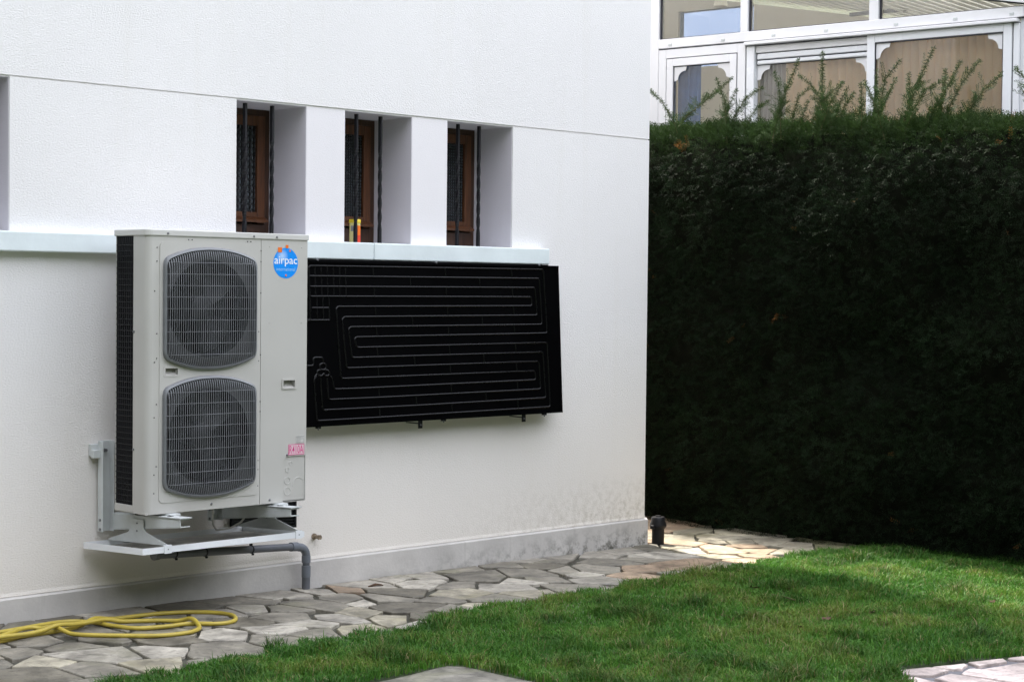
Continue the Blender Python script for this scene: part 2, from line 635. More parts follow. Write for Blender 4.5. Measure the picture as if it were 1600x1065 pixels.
# ------------------------------------------------------------------ path of crazy paving
STONES = [(-4.419, -1.073, 'W'), (-3.976, -0.895, 'W'), (-3.676, -0.95, 'W'), (-3.439, -0.905, 'W'), (-2.274, -0.082, 'W'), (-2.466, -0.162, 'W'), (-2.291, -0.352, 'W'), (-3.301, -0.904, 'W'), (-2.931, -0.612, 'W'), (-1.282, -0.664, 'W'), (-2.034, -0.148, 'W'), (-0.378, -0.093, 'W'), (-0.815, -0.049, 'W'), (-0.305, -0.431, 'W'), (0.046, -0.372, 'W'), (-2.847, -0.22, 'W'), (-3.033, -0.283, 'W'), (-1.108, -0.034, 'W'), (-1.993, -0.692, 'W'), (-3.11, -0.15, 'W'), (-0.649, -0.139, 'W'), (-1.762, -0.618, 'W'), (-4.883, -0.644, 'G'), (-4.647, -0.723, 'G'), (-4.783, -1.178, 'G'), (-4.728, -0.412, 'G'), (-4.398, -0.375, 'G'), (-4.15, -1.143, 'G'), (-3.847, -1.177, 'G'), (-3.897, -0.366, 'G'), (-3.291, -0.523, 'G'), (-3.444, -0.724, 'G'), (-3.346, -0.14, 'G'), (-3.1, -0.567, 'G'), (-2.915, -0.451, 'G'), (-2.705, -0.614, 'G'), (-3.61, -1.147, 'G'), (-2.531, -0.826, 'G'), (-2.104, -0.497, 'G'), (-2.63, -1.066, 'G'), (-1.811, -0.319, 'G'), (-1.486, -0.387, 'G'), (-1.009, -0.174, 'G'), (-1.271, -0.489, 'G'), (-1.564, -0.655, 'G'), (-1.015, -0.558, 'G'), (-0.791, -0.405, 'G'), (-1.653, -0.955, 'G'), (-0.556, -0.482, 'G'), (-0.007, -0.05, 'G'), (-1.698, -0.102, 'G'), (-1.383, -0.088, 'G'), (-2.243, -0.975, 'G'), (-3.715, -0.142, 'G'), (-4.153, -0.339, 'G'), (-4.539, -0.18, 'G'), (-0.123, -0.21, 'G'), (-0.757, -0.942, 'G'), (-3.695, -0.659, 'D'), (-2.515, -0.451, 'D'), (-2.784, -0.873, 'D'), (-5.124, -1.128, 'D'), (-2.869, -1.133, 'D'), (-4.888, -0.923, 'C'), (-3.093, -1.069, 'C'), (-3.088, -0.776, 'C'), (-1.994, -0.961, 'C'), (-2.454, -1.132, 'C'), (-2.26, -0.676, 'C'), (0.437, 0.065, 'C'), (0.79, 0.218, 'C'), (0.488, -0.17, 'C'), (0.053, -0.194, 'C'), (0.959, -0.114, 'C'), (0.821, -0.416, 'C'), (0.533, -0.808, 'C'), (0.664, -0.301, 'C'), (-0.022, -0.678, 'C'), (-2.687, -0.211, 'T'), (-1.08, -0.878, 'T'), (-0.809, -0.715, 'T'), (-0.437, -0.738, 'T'), (0.198, -0.449, 'T'), (0.388, -0.663, 'T'), (0.166, -0.819, 'T'), (0.483, -0.472, 'T'), (1.059, -0.63, 'O'), (0.91, -0.829, 'O')]
STONES += [(-5.2, -0.75, 'G'), (-5.15, -0.3, 'W'), (-5.5, -0.45, 'G'), (-5.55, -0.95, 'C'), (-5.9, -0.3, 'G'), (-5.95, -0.8, 'W'), (0.3, 0.45, 'C'), (0.75, 0.62, 'T'), (0.25, 0.9, 'G'), (0.7, 1.1, 'C'), (0.35, 1.4, 'C'), (0.8, 1.6, 'T'), (-0.4, -1.15, 'G'), (0.15, -1.2, 'G'), (-1.3, -1.2, 'G'), (-4.4, -1.45, 'G'), (-3.4, -1.4, 'G'), (-4.95, -1.42, 'G'), (-5.35, -1.5, 'G')]


rs_ = random.Random(11)
for _ in range(4000):
    q = (rs_.uniform(-5.3, 0.95), rs_.uniform(-1.3, -0.06))
    if min(math.dist(q, s_[:2]) for s_ in STONES) > 0.215:
        STONES.append((q[0], q[1], rs_.choice('WWGGGCD' if q[0] < -0.6 else 'CCT')))


def clip(poly, px, py, nx, ny):
    """keep the side where (p - P).n <= 0"""
    out = []
    for i in range(len(poly)):
        a, b = poly[i], poly[(i + 1) % len(poly)]
        da = (a[0] - px) * nx + (a[1] - py) * ny
        db = (b[0] - px) * nx + (b[1] - py) * ny
        if da <= 0:
            out.append(a)
        if (da < 0 < db) or (db < 0 < da):
            t = da / (da - db)
            out.append((a[0] + (b[0] - a[0]) * t, a[1] + (b[1] - a[1]) * t))
    return out


def paving(parent, seeds, bounds, joint, prefix_mat, extra=None, top=0.008):
    pts = [(s[0], s[1]) for s in seeds]
    wts = [math.sin(k * 5.37) for k in range(len(seeds))]
    for i, s in enumerate(seeds):
        poly = list(bounds)
        for j, q in enumerate(pts):
            if j == i:
                continue
            dx, dy = q[0] - s[0], q[1] - s[1]
            d = math.hypot(dx, dy)
            if d > 1.6 or d < 1e-6:
                continue
            jw = joint * (0.5 + 1.0 * ((i * 7919 + j * 7919) % 13) / 13.0)
            f = 0.5 + 0.10 * (wts[i] - wts[j])
            px, py = s[0] + dx * f - dx / d * jw / 2, s[1] + dy * f - dy / d * jw / 2
            an = 0.45 * math.sin((i + j) * 12.9898 + (i * j) * 4.1)
            nx, ny = dx / d, dy / d
            poly = clip(poly, px, py, nx * math.cos(an) - ny * math.sin(an), nx * math.sin(an) + ny * math.cos(an))
            if len(poly) < 3:
                break
        if extra:
            for cpl in extra(s):
                poly = clip(poly, *cpl)
        if len(poly) < 3:
            continue
        # drop tiny edges, then roughen the outline like split stone
        pp = [p for k, p in enumerate(poly) if math.dist(p, poly[k - 1]) > 0.012]
        if len(pp) < 3:
            continue
        ring = []
        for k in range(len(pp)):
            a, b = pp[k], pp[(k + 1) % len(pp)]
            L = math.dist(a, b)
            n = max(2, int(L / 0.06))
            for t in range(n):
                f = t / n
                wob = 0.0055 if 0 < t else 0.003
                ring.append((a[0] + (b[0] - a[0]) * f + random.uniform(-wob, wob), a[1] + (b[1] - a[1]) * f + random.uniform(-wob, wob)))
        cx = sum(p[0] for p in ring) / len(ring)
        cy = sum(p[1] for p in ring) / len(ring)
        zt = top + random.uniform(0.0, 0.005)
        tx, ty = random.uniform(-0.010, 0.010), random.uniform(-0.010, 0.010)
        n = len(ring)

        def P(p, dz, sc):
            x, y = cx + (p[0] - cx) * sc, cy + (p[1] - cy) * sc
            return (x, y, ground_z(x) + zt + dz + (x - cx) * tx + (y - cy) * ty)
        vs_ = [P(p, -0.03, 1) for p in ring] + [P(p, -0.004, 1) for p in ring] + [P(p, 0, 0.975) for p in ring]
        fs_ = []
        for a in (0, 1):
            fs_ += [(a * n + k, a * n + (k + 1) % n, (a + 1) * n + (k + 1) % n, (a + 1) * n + k) for k in range(n)]
        fs_.append(tuple(2 * n + k for k in range(n)))
        MB().add(vs_, fs_).build('paving_stone', prefix_mat(s), parent, smooth=False)


bed_v = [(-7, -1.9, ground_z(-7) - 0.006), (1.3, -1.9, ground_z(1.3) - 0.006), (1.3, 3.0, ground_z(1.3) - 0.006), (-7, 3.0, ground_z(-7) - 0.006)]
path = structure(MB().add(bed_v, [(0, 1, 2, 3)]).build('path', M['mortar']))


def path_extra(s):
    if s[1] > 0:
        return [(0.02, 0, -1, 0)]
    if s[0] < 0.0:
        return [(0, -0.02, 0, 1)]
    return []


paving(path, STONES, [(-6.4, -1.85), (1.25, -1.85), (1.25, 2.0), (-6.4, 2.0)], 0.017, lambda s: M['st_' + s[2]], path_extra)

# ------------------------------------------------------------------ lawn
EDGE = [(-7.0, -1.55), (-5.3, -1.56), (-4.903, -1.491), (-4.509, -1.403), (-4.049, -1.365), (-3.622, -1.281), (-3.334, -1.304), (-2.939, -1.225), (-2.524, -1.153), (-2.078, -1.125), (-1.491, -1.093), (-0.964, -1.06), (-0.362, -1.048), (0.284, -0.97), (0.60, -0.93), (0.95, -0.98), (1.4, -1.0)]
ex = np.array([e[0] for e in EDGE])
ey = np.array([e[1] for e in EDGE])
SLAB = [(-4.35, -2.165), (-3.66, -2.105), (-3.61, -2.15), (-3.59, -2.9), (-4.35, -2.9)]
PATIO = [(-2.20, -3.36), (-1.80, -3.45), (-1.42, -3.58), (0.5, -4.05), (0.5, -6.2), (-4.5, -6.2), (-3.2, -4.55)]


def inside(px, py, poly):
    px, py = np.asarray(px), np.asarray(py)
    r = np.zeros(px.shape, bool)
    n = len(poly)
    for i in range(n):
        x1, y1 = poly[i]
        x2, y2 = poly[(i + 1) % n]
        c = ((y1 > py) != (y2 > py)) & (px < (x2 - x1) * (py - y1) / (y2 - y1 + 1e-12) + x1)
        r ^= c
    return r


def lawn_z(x, y):
    b = -0.086 - 0.012 * np.clip(x, -8, 3)
    d = np.clip((np.interp(x, ex, ey) - y) / 0.35, 0, 1)
    return b + 0.004 + 0.018 * d + 0.03 * (vnoise(np.asarray(x) * 1.3, np.asarray(y) * 1.3, seed=4) - 0.5) * d


gx = np.linspace(-7, 1.4, 85)
rows = 34
lv, lf = [], []
for x in gx:
    y0 = float(np.interp(x, ex, ey))
    for k in range(rows):
        y = y0 + (-7.5 - y0) * (k / (rows - 1)) ** 1.5
        inp = bool(inside(x, y, PATIO)) or bool(inside(x, y, SLAB))
        lv.append((x, y, float(lawn_z(x, y)) - (0.05 if inp else 0.0)))
for i in range(len(gx) - 1):
    for k in range(rows - 1):
        a = i * rows + k
        lf.append((a, a + rows, a + rows + 1, a + 1))
structure(MB().add(lv, lf).build('lawn', M['soil'], smooth=True))

# grass blades
n_try = 620000
bx = rng.uniform(-5.9, 1.15, n_try)
by = rng.uniform(-4.9, -0.85, n_try)
near_lim = -1.23 + (bx + 5.27) * (-3.98 + 1.23) / (-2.18 + 5.27) - 0.55
jag = (vnoise(bx * 9, by * 0 + 3, seed=9) - 0.5) * 0.14
keep = (by < np.interp(bx, ex, ey) + jag + 0.015) & (by > near_lim)
sl = [(p[0] + (p[0] + 3.89) * -0.02, p[1] + (p[1] + 2.38) * -0.02) for p in SLAB]
keep &= ~inside(bx + (rng.random(n_try) - 0.5) * 0.02, by + (rng.random(n_try) - 0.5) * 0.02, sl)
keep &= ~inside(bx + (rng.random(n_try) - 0.5) * 0.04, by + (rng.random(n_try) - 0.5) * 0.04, PATIO)
patch = vnoise(bx * 2.2, by * 2.2, seed=1)
patch2 = vnoise(bx * 6.5, by * 6.5, seed=2)
patch3 = vnoise(bx * 19, by * 19, seed=8)
keep &= rng.random(n_try) < 0.5 + 0.6 * patch3
bx, by, patch, patch2, patch3 = [a[keep] for a in (bx, by, patch, patch2, patch3)]
nb = len(bx)
bz = lawn_z(bx, by)
ang = rng.uniform(0, 2 * np.pi, nb)
lean_dir = 2 * np.pi * vnoise(bx * 3, by * 3, seed=5) * 1.6 + rng.normal(0, 2.0, nb)
ln = (0.024 + 0.024 * rng.random(nb) ** 1.3) * (0.5 + 1.0 * patch2) * (0.75 + 0.5 * patch3)
ln *= np.where(rng.random(nb) < 0.03, 1.5, 1.0)
tuft = np.clip((vnoise(bx * 5.5, by * 5.5, seed=12) - 0.66) * 5, 0, 1)
ln *= 1 + 0.7 * tuft
lean = rng.uniform(0.25, 1.1, nb)
wd = rng.uniform(0.0013, 0.0026, nb)
wx, wy = np.cos(ang) * wd, np.sin(ang) * wd
dx, dy = np.cos(lean_dir), np.sin(lean_dir)
V = np.zeros((nb, 5, 3))
V[:, 0] = np.stack([bx - wx, by - wy, bz - 0.004], 1)
V[:, 1] = np.stack([bx + wx, by + wy, bz - 0.004], 1)
mx_, my_, mz_ = bx + dx * ln * lean * 0.3, by + dy * ln * lean * 0.3, bz + ln * 0.6
V[:, 2] = np.stack([mx_ + wx * 0.8, my_ + wy * 0.8, mz_], 1)
V[:, 3] = np.stack([mx_ - wx * 0.8, my_ - wy * 0.8, mz_], 1)
V[:, 4] = np.stack([bx + dx * ln * lean, by + dy * ln * lean, bz + ln * (1.05 - 0.35 * lean)], 1)


def fast_mesh(name, verts, loops, sizes, colors_per_vert=None):
    me = bpy.data.meshes.new(name)
    me.vertices.add(len(verts))
    me.vertices.foreach_set('co', np.ascontiguousarray(verts, np.float32).ravel())
    me.loops.add(len(loops))
    me.loops.foreach_set('vertex_index', np.ascontiguousarray(loops, np.int32))
    me.polygons.add(len(sizes))
    st = np.concatenate([[0], np.cumsum(sizes)[:-1]]).astype(np.int32)
    me.polygons.foreach_set('loop_start', st)
    me.polygons.foreach_set('loop_total', np.asarray(sizes, np.int32))
    if colors_per_vert is not None:
        at = me.attributes.new('col', 'FLOAT_COLOR', 'POINT')
        c4 = np.ones((len(verts), 4), np.float32)
        c4[:, :3] = colors_per_vert
        at.data.foreach_set('color', c4.ravel())
    me.update(calc_edges=True)
    me.validate()
    return me


base = np.arange(nb)[:, None] * 5
loops = np.concatenate([base + np.array([[0, 1, 2, 3]]), base + np.array([[3, 2, 4]])], 1).ravel()
sizes = np.tile([4, 3], nb)
c_dark = np.array([0.028, 0.105, 0.011])
c_mid = np.array([0.088, 0.235, 0.022])
c_yel = np.array([0.205, 0.255, 0.045])
c_straw = np.array([0.27, 0.225, 0.11])
t = np.clip(0.22 + 0.6 * patch + rng.normal(0, 0.3, nb), 0, 1)[:, None]
cc = c_dark * (1 - t) + c_mid * t
yf = np.clip((patch2 * 0.6 + patch * 0.4 - 0.58) * 2.0 + rng.normal(0, 0.3, nb), 0, 0.85)[:, None]
cc = cc * (1 - yf) + c_yel * yf
straw = rng.random(nb) < (0.04 + 0.24 * np.clip((patch * 0.5 + patch2 * 0.5) - 0.42, 0, 1))
cc *= (1 - 0.35 * tuft[:, None])
cc[straw] = c_straw * rng.uniform(0.6, 1.15, (straw.sum(), 1))
cc = np.repeat(cc, 5, 0)
grass_me = fast_mesh('grass', V.reshape(-1, 3), loops, sizes, cc)
grass = stuff(link('grass', grass_me, M['grass']))
grass['label'] = 'short green lawn grass growing between path and hedge'
grass['category'] = 'grass'

# stepping slab and pink patio at the front
slab = MB()
ring = []
for i in range(5):
    a, b = SLAB[i], SLAB[(i + 1) % 5]
    for k in range(6):
        f = k / 6
        ring.append((a[0] + (b[0] - a[0]) * f + random.uniform(-.006, .006), a[1] + (b[1] - a[1]) * f + random.uniform(-.006, .006)))
zs = ground_z(-3.9) + 0.016
slab.prism(ring, zs - 0.05, zs)
tag(slab.build('stepping_stone', M['slab'], bevel=0.006), 'single grey concrete slab sunk in the front of the lawn', 'paving slab')
pv = [(x, y, ground_z(x) + 0.002) for x, y in PATIO]
patio = structure(MB().add(pv, [tuple(range(len(pv)))]).build('patio', M['mortar_grey']))
PST = [(-2.132, -3.475), (-1.92, -3.43), (-1.70, -3.52), (-1.97, -3.70), (-1.66, -3.74), (-2.33, -3.56), (-2.16, -3.66), (-1.44, -3.62), (-2.5, -3.8), (-2.2, -3.95), (-1.85, -4.0), (-1.4, -3.95), (-1.05, -3.85), (-2.7, -4.1), (-2.3, -4.3), (-1.9, -4.35), (-1.45, -4.3), (-1.0, -4.25)]
pe = [((PATIO[i][0], PATIO[i][1]), (PATIO[(i + 1) % 7][0], PATIO[(i + 1) % 7][1])) for i in (0, 1, 2, 5, 6)]


def patio_extra(s):
    out = []
    for a, b in pe:
        ex_, ey_ = b[0] - a[0], b[1] - a[1]
        L = math.hypot(ex_, ey_)
        out.append((a[0], a[1], -ey_ / L * -1 if False else ey_ / L * -1, ex_ / L))
    return out


paving(patio, PST, [(-4, -4.6), (-0.6, -4.6), (-0.6, -3.2), (-4, -3.2)], 0.026, lambda s: M['st_P'], patio_extra, top=0.010)

# ================================================================== the house
house = thing('house', (-5.0, 4.0, -0.1), 'white stucco house with three narrow barred windows above a pale sill', 'house')
ZG = 2.556            # level of the scored joint and of the window heads
SILL_T, SILL_B = 1.83, 1.735
WIN = [(-3.262, -2.798), (-2.533, -2.041), (-1.770, -1.241)]
WINL = (-5.02, -4.56)
WT = 0.36
HX0 = -11.0
MB().box(HX0, 0, 0, WT, ZG + 0.008, 8.2).build('upper_wall', M['stucco'], house)
MB().box(HX0, -0.004, 0.007, WT, ZG, ZG + 0.008).build('wall_joint', M['stucco'], house)
MB().box(HX0, 0, 0, WT, -0.3, SILL_B + 0.02).build('lower_wall', M['stucco'], house)
piers = [(HX0, WINL[0], 0, 'stucco'), (WINL[1], WIN[0][0], 0, 'stucco'), (WIN[0][1], WIN[1][0], 0.006, 'stucco_pier'), (WIN[1][1], WIN[2][0], 0.006, 'stucco_pier'), (WIN[2][1], 0, 0, 'stucco')]
for x0, x1, y0, mn in piers:
    MB().box(x0, x1, y0, WT, SILL_B + 0.02, ZG, ).build('wall_pier', M[mn], house)
# side, back and roof close the block (the sun is behind it)
MB().box(-0.36, -0.002, WT, 9.0, -0.3, 8.2).build('side_wall', M['stucco'], house)
MB().box(HX0, HX0 + 0.36, WT, 9.0, -0.3, 8.2).build('side_wall', M['stucco'], house)
MB().box(HX0, 0, 9.0, 9.36, -0.3, 8.2).build('back_wall', M['stucco'], house)
MB().box(HX0 - 0.02, 0.02, -0.05, 9.4, 8.2, 8.4).build('roof', M['roof'], house)
# plinth, with a small chamfered top
pl = MB()
prof = [(-0.016, -0.3), (-0.016, 0.086), (0.0015, 0.098), (0.05, 0.098), (0.05, -0.3)]
pl.prism(prof, HX0, 0.016, T=lambda a, b, c: (c, a, b))
pl.prism([(0.016, -0.3), (0.016, 0.086), (-0.0015, 0.098), (-0.05, 0.098), (-0.05, -0.3)], 0.05, 9.0, T=lambda a, b, c: (a, c, b))
pl.build('plinth', M['plinth'], house)
# fillet of pale mortar on top of the plinth
MB().prism([(-0.004, 0.0985), (0.002, 0.0985), (0.002, 0.125)], HX0, 0, T=lambda a, b, c: (c, a, b)).build('plinth_fillet', M['stucco'], house)
# the long sill in two slabs
MB().box(-6.6, -2.37, -0.06, WT - 0.01, SILL_B, SILL_T).build('window_sill', M['sill'], house, bevel=0.006)
MB().box(-2.367, -0.975, -0.06, WT - 0.01, SILL_B, SILL_T).build('window_sill', M['sill'], house, bevel=0.006)


def window(x0, x1, glass, yw=0.335):
    z0, z1 = SILL_T, ZG
    fr = MB()
    w = 0.036
    fr.box(x0, x0 + w, yw, yw + 0.055, z0, z1).box(x1 - w, x1, yw, yw + 0.055, z0, z1)
    fr.box(x0 + w, x1 - w, yw, yw + 0.055, z1 - 0.035, z1)
    f = fr.build('window', M['wood_dark'], house)
    bt = MB().box(x0 + w, x1 - w, yw - 0.006, yw + 0.055, z0, z0 + 0.095)
    bt.build('bottom_rail', M['wood_dark'], f, bevel=0.004)
    sa = MB()
    s = 0.052
    a0, a1, b0, b1 = x0 + w + 0.003, x1 - w - 0.003, z0 + 0.10, z1 - 0.038
    sa.box(a0, a0 + s, yw - 0.012, yw + 0.04, b0, b1).box(a1 - s, a1, yw - 0.012, yw + 0.04, b0, b1)
    sa.box(a0 + s, a1 - s, yw - 0.012, yw + 0.04, b1 - 0.055, b1).box(a0 + s, a1 - s, yw - 0.012, yw + 0.04, b0 + 0.032, b0 + 0.06)
    sa.build('sash', M['wood'], f, bevel=0.003, seg=1)
    dr = MB().prism([(yw - 0.045, b0 + 0.004), (yw - 0.045, b0 + 0.016), (yw - 0.01, b0 + 0.034), (yw - 0.01, b0 + 0.004)], a0, a1, T=lambda a, b, c: (c, a, b))
    dr.build('drip_rail', M['wood'], f)
    MB().box(a0 + s, a1 - s, yw + 0.008, yw + 0.014, b0 + 0.06, b1 - 0.055).build('pane', M[glass], f)
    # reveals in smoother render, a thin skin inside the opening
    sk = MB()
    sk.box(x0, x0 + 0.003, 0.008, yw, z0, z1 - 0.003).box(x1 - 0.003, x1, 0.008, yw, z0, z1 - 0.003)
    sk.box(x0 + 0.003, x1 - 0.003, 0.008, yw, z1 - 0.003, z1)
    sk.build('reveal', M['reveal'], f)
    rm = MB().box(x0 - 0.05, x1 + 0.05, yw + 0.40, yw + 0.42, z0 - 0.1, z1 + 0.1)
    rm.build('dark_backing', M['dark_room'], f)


window(*WINL, 'glass_a')
window(*WIN[0], 'glass_a')
window(*WIN[1], 'glass_b')
window(*WIN[2], 'glass_b')


def twisted_bar(x, y, lean=0.0, half=0.0085):
    z0, z1 = SILL_T, ZG - 0.01
    mb = MB()
    n = 44
    vs_, fs_ = [], []
    for i in range(n + 1):
        f = i / n
        z = z0 + (z1 - z0) * f
        tw = np.clip((f - 0.10) / 0.66, 0, 1) * math.pi * 3.1
        for k in range(4):
            an = tw + math.pi / 4 + k * math.pi / 2
            vs_.append((x + lean * f + math.cos(an) * half * 1.414, y + math.sin(an) * half * 1.414, z))
    for i in range(n):
        for k in range(4):
            k2 = (k + 1) % 4
            fs_.append((i * 4 + k, i * 4 + k2, i * 4 + 4 + k2, i * 4 + 4 + k))
    fs_ += [(3, 2, 1, 0), tuple(n * 4 + k for k in range(4))]
    mb.add(vs_, fs_).build('window_bar', M['iron'], house)


for a, b in ((-3.172, -2.995), (-2.415, -2.240), (-1.645, -1.475)):
    twisted_bar(a, 0.05)
    twisted_bar(b, 0.05)

# ================================================================== heat pump
UX0, UX1, UYF, UYB, UZ0, UZ1 = -4.112, -3.163, -0.480, -0.205, 0.497, 1.846
SEAM = -3.452
pump = thing('heat_pump', (-3.64, -0.34, UZ0), 'beige outdoor heat pump unit with two stacked fan grilles hung on the white wall', 'heat pump')


def plate_with_holes(outer, holes, y, thick):
    bm = bmesh.new()
    for lp in [outer] + holes:
        vv = [bm.verts.new((a, y, b)) for a, b in lp]
        for i in range(len(vv)):
            bm.edges.new((vv[i], vv[(i + 1) % len(vv)]))
    bmesh.ops.triangle_fill(bm, use_beauty=True, use_dissolve=False, edges=bm.edges[:])
    ret = bmesh.ops.extrude_face_region(bm, geom=bm.faces[:])
    for v_ in [g for g in ret['geom'] if isinstance(g, bmesh.types.BMVert)]:
        v_.co.y += thick
    bmesh.ops.recalc_face_normals(bm, faces=bm.faces)
    me = bpy.data.meshes.new('plate')
    bm.to_mesh(me)
    bm.free()
    return me


def rect(x0, x1, z0, z1, r=0.0, n=5):
    if r <= 0:
        return [(x0, z0), (x1, z0), (x1, z1), (x0, z1)]
    out = []
    for cx, cz, a0 in ((x1 - r, z0 + r, -90), (x1 - r, z1 - r, 0), (x0 + r, z1 - r, 90), (x0 + r, z0 + r, 180)):
        for k in range(n + 1):
            an = R(a0 + 90 * k / n)
            out.append((cx + r * math.cos(an), cz + r * math.sin(an)))
    return out


def circle(cx, cz, r, n=48):
    return [(cx + r * math.cos(2 * math.pi * k / n), cz + r * math.sin(2 * math.pi * k / n)) for k in range(n)]


FCX = -3.756
FANS = [1.472, 0.853]
FR_A, FR_B = 0.263, 0.288


def grille_outline(cx, cz, a=FR_A, b=FR_B, sag=0.046):
    ax = a * 0.915
    top = [(-ax + 2 * ax * k / 18, b - sag * (abs(-ax + 2 * ax * k / 18) / ax) ** 2.2) for k in range(19)]
    zc = b - sag
    p0, p1, p2 = (ax, zc), (a, zc - 0.012), (a, zc - 0.050)
    crn = []
    for k in range(1, 7):
        t_ = k / 6
        crn.append(tuple((1 - t_) ** 2 * p0[i] + 2 * t_ * (1 - t_) * p1[i] + t_ * t_ * p2[i] for i in (0, 1)))
    half = top + crn                              # left top .. right shoulder
    right = half[:]
    low = [(x, -z) for x, z in reversed(crn)] + [(x, -z) for x, z in reversed(top)]
    left_low = [(-x, -z) for x, z in crn]
    left_up = [(-x, z) for x, z in reversed(crn)]
    pts = right + low + left_low + left_up
    return [(cx + x, cz + z) for x, z in pts]


# casing shell: left side with rounded front corner, right side, bottom, back
RC = 0.030
shell = MB()
cp = [(UX0, UYF + 0.115)]
for k in range(7):
    an = R(180 + 90 * k / 6)
    cp.append((UX0 + RC + RC * math.cos(an), UYF + RC + RC * math.sin(an)))
inner = [(UX0 + RC, UYF + 0.004), (UX0 + 0.004, UYF + 0.115)]
shell.prism(cp + inner, UZ0, UZ1 - 0.028)
shell.build('corner_panel', M['casing'], pump, smooth=True)
HND1 = (-4.018, -3.932, 1.148, 1.196)
HND2 = (-3.320, -3.232, 1.067, 1.119)
# fan panel
fp = plate_with_holes(rect(UX0 + RC, SEAM - 0.0015, UZ0, UZ1 - 0.028), [circle(FCX, z, 0.236) for z in FANS] + [rect(HND1[0] + 0.008, HND1[1] - 0.008, HND1[2] + 0.008, HND1[3] - 0.008)], UYF, 0.004)
link('fan_panel', fp, M['casing'], pump)
# raised field round the fans, and its dished ring
rf = plate_with_holes(rect(-4.042, -3.468, 0.548, 1.788, 0.022), [grille_outline(FCX, z, FR_A + .006, FR_B + .006) for z in FANS] + [rect(*HND1)], UYF - 0.0035, 0.0033)
link('raised_field', rf, M['casing'], pump)
# service panel on the right
spl = plate_with_holes([(SEAM + 0.0015, UZ0), (-3.308, UZ0), (-3.308, 0.705), (-3.286, 0.727), (UX1, 0.727), (UX1, UZ1 - 0.028), (SEAM + 0.0015, UZ1 - 0.028)], [rect(HND2[0] + 0.008, HND2[1] - 0.008, HND2[2] + 0.008, HND2[3] - 0.008)], UYF, 0.004)
link('service_panel', spl, M['casing'], pump)
MB().box(-3.307, UX1 - 0.006, UYF + 0.006, UYF + 0.012, UZ0 + 0.002, 0.728).build('connection_cover', M['casing'], pump)
for x, z, r in ((-3.255, 0.691, 0.011), (-3.277, 0.659, 0.013), (-3.277, 0.605, 0.019), (-3.276, 0.551, 0.021)):
    link('knockout', plate_with_holes(circle(x, z, r, 24), [circle(x, z, r - 0.003, 24)], UYF + 0.0040, 0.004), M['casing_lid'], pump)
arch = [(-3.207 + 0.034 * math.cos(R(a)), 0.583 + 0.034 * math.sin(R(a))) for a in range(0, 181, 12)]
mb = MB()
mb.tube([(x, UYF + 0.006, z) for x, z in [(-3.173, 0.52)] + arch + [(-3.241, 0.57)]], 0.0022, 5)
mb.build('knockout', M['casing_lid'], pump)
MB().box(UX1 - 0.004, UX1, UYF + 0.004, UYB, UZ0, UZ1 - 0.028).build('right_side', M['casing'], pump)
MB().box(UX0 + 0.004, UX1 - 0.004, UYB - 0.004, UYB, UZ0, UZ1 - 0.028).build('back_panel', M['casing'], pump)
MB().box(UX0 + 0.003, UX1 - 0.003, UYF + 0.006, UYB - 0.004, UZ0 - 0.002, UZ0 + 0.006).build('base_pan', M['casing'], pump)
MB().box(SEAM - 0.02, SEAM + 0.02, UYF + 0.0045, UYF + 0.007, UZ0, UZ1 - 0.03).build('panel_seam', M['seam'], pump)
# lid
lid = MB()
lp = [(UX1 + 0.006, UYF - 0.006), (UX1 + 0.006, UYB + 0.004), (UX0 - 0.006, UYB + 0.004)]
for k in range(7):
    an = R(180 + 90 * k / 6)
    lp.append((UX0 - 0.006 + 0.034 + 0.034 * math.cos(an), UYF - 0.006 + 0.034 + 0.034 * math.sin(an)))
lid.prism(lp, UZ1 - 0.030, UZ1)
lid.build('lid', M['casing_lid'], pump, bevel=0.004)
# coil guard on the left side: dark fins behind a wire net
MB().box(UX0 + 0.008, UX0 + 0.02, UYF + 0.116, UYB - 0.005, UZ0 + 0.035, UZ1 - 0.032).build('coil', M['coil'], pump)
fin = MB()
for k in range(46):
    z = UZ0 + 0.05 + k * 0.0272
    fin.box(UX0 + 0.0015, UX0 + 0.0045, UYF + 0.117, UYB - 0.006, z, z + 0.004)
stuff(fin.build('coil_guard_wires', M['fan_dark'], pump))
fin2 = MB()
for k in range(9):
    y = UYF + 0.122 + k * 0.0178
    fin2.box(UX0 + 0.0045, UX0 + 0.0075, y, y + 0.003, UZ0 + 0.036, UZ1 - 0.033)
stuff(fin2.build('coil_guard_wires', M['fan_dark'], pump))
MB().box(UX0, UX0 + 0.012, UYF + 0.116, UYB, UZ0, UZ0 + 0.034).build('side_skirt', M['casing'], pump, bevel=0.003)
# feet under the base
for fx in (-4.0, -3.36):
    ft = MB().box(fx, fx + 0.06, UYF - 0.035, UYB + 0.03, UZ0 - 0.014, UZ0 - 0.002)
    ft.build('foot', M['galv'], pump, bevel=0.002)

# handles
for h in (HND1, HND2):
    ring_ = plate_with_holes(rect(h[0], h[1], h[2], h[3], 0.004, 3), [rect(h[0] + 0.008, h[1] - 0.008, h[2] + 0.008, h[3] - 0.008)], UYF - 0.005, 0.006)
    ho = link('handle', ring_, M['casing'], pump)
    a0, a1, b0, b1 = h[0] + 0.008, h[1] - 0.008, h[2] + 0.008, h[3] - 0.008
    mb = MB()
    mb.add([(a0, UYF, b0), (a1, UYF, b0), (a1, UYF, b1), (a0, UYF, b1), (a0, UYF + 0.04, b1), (a1, UYF + 0.04, b1), (a0, UYF + 0.02, b0 + .01), (a1, UYF + 0.02, b0 + .01)],
           [(0, 1, 7, 6), (6, 7, 5, 4), (3, 2, 5, 4), (0, 6, 4, 3), (1, 2, 5, 7)])
    mb.build('handle_pocket', M['casing'], ho)

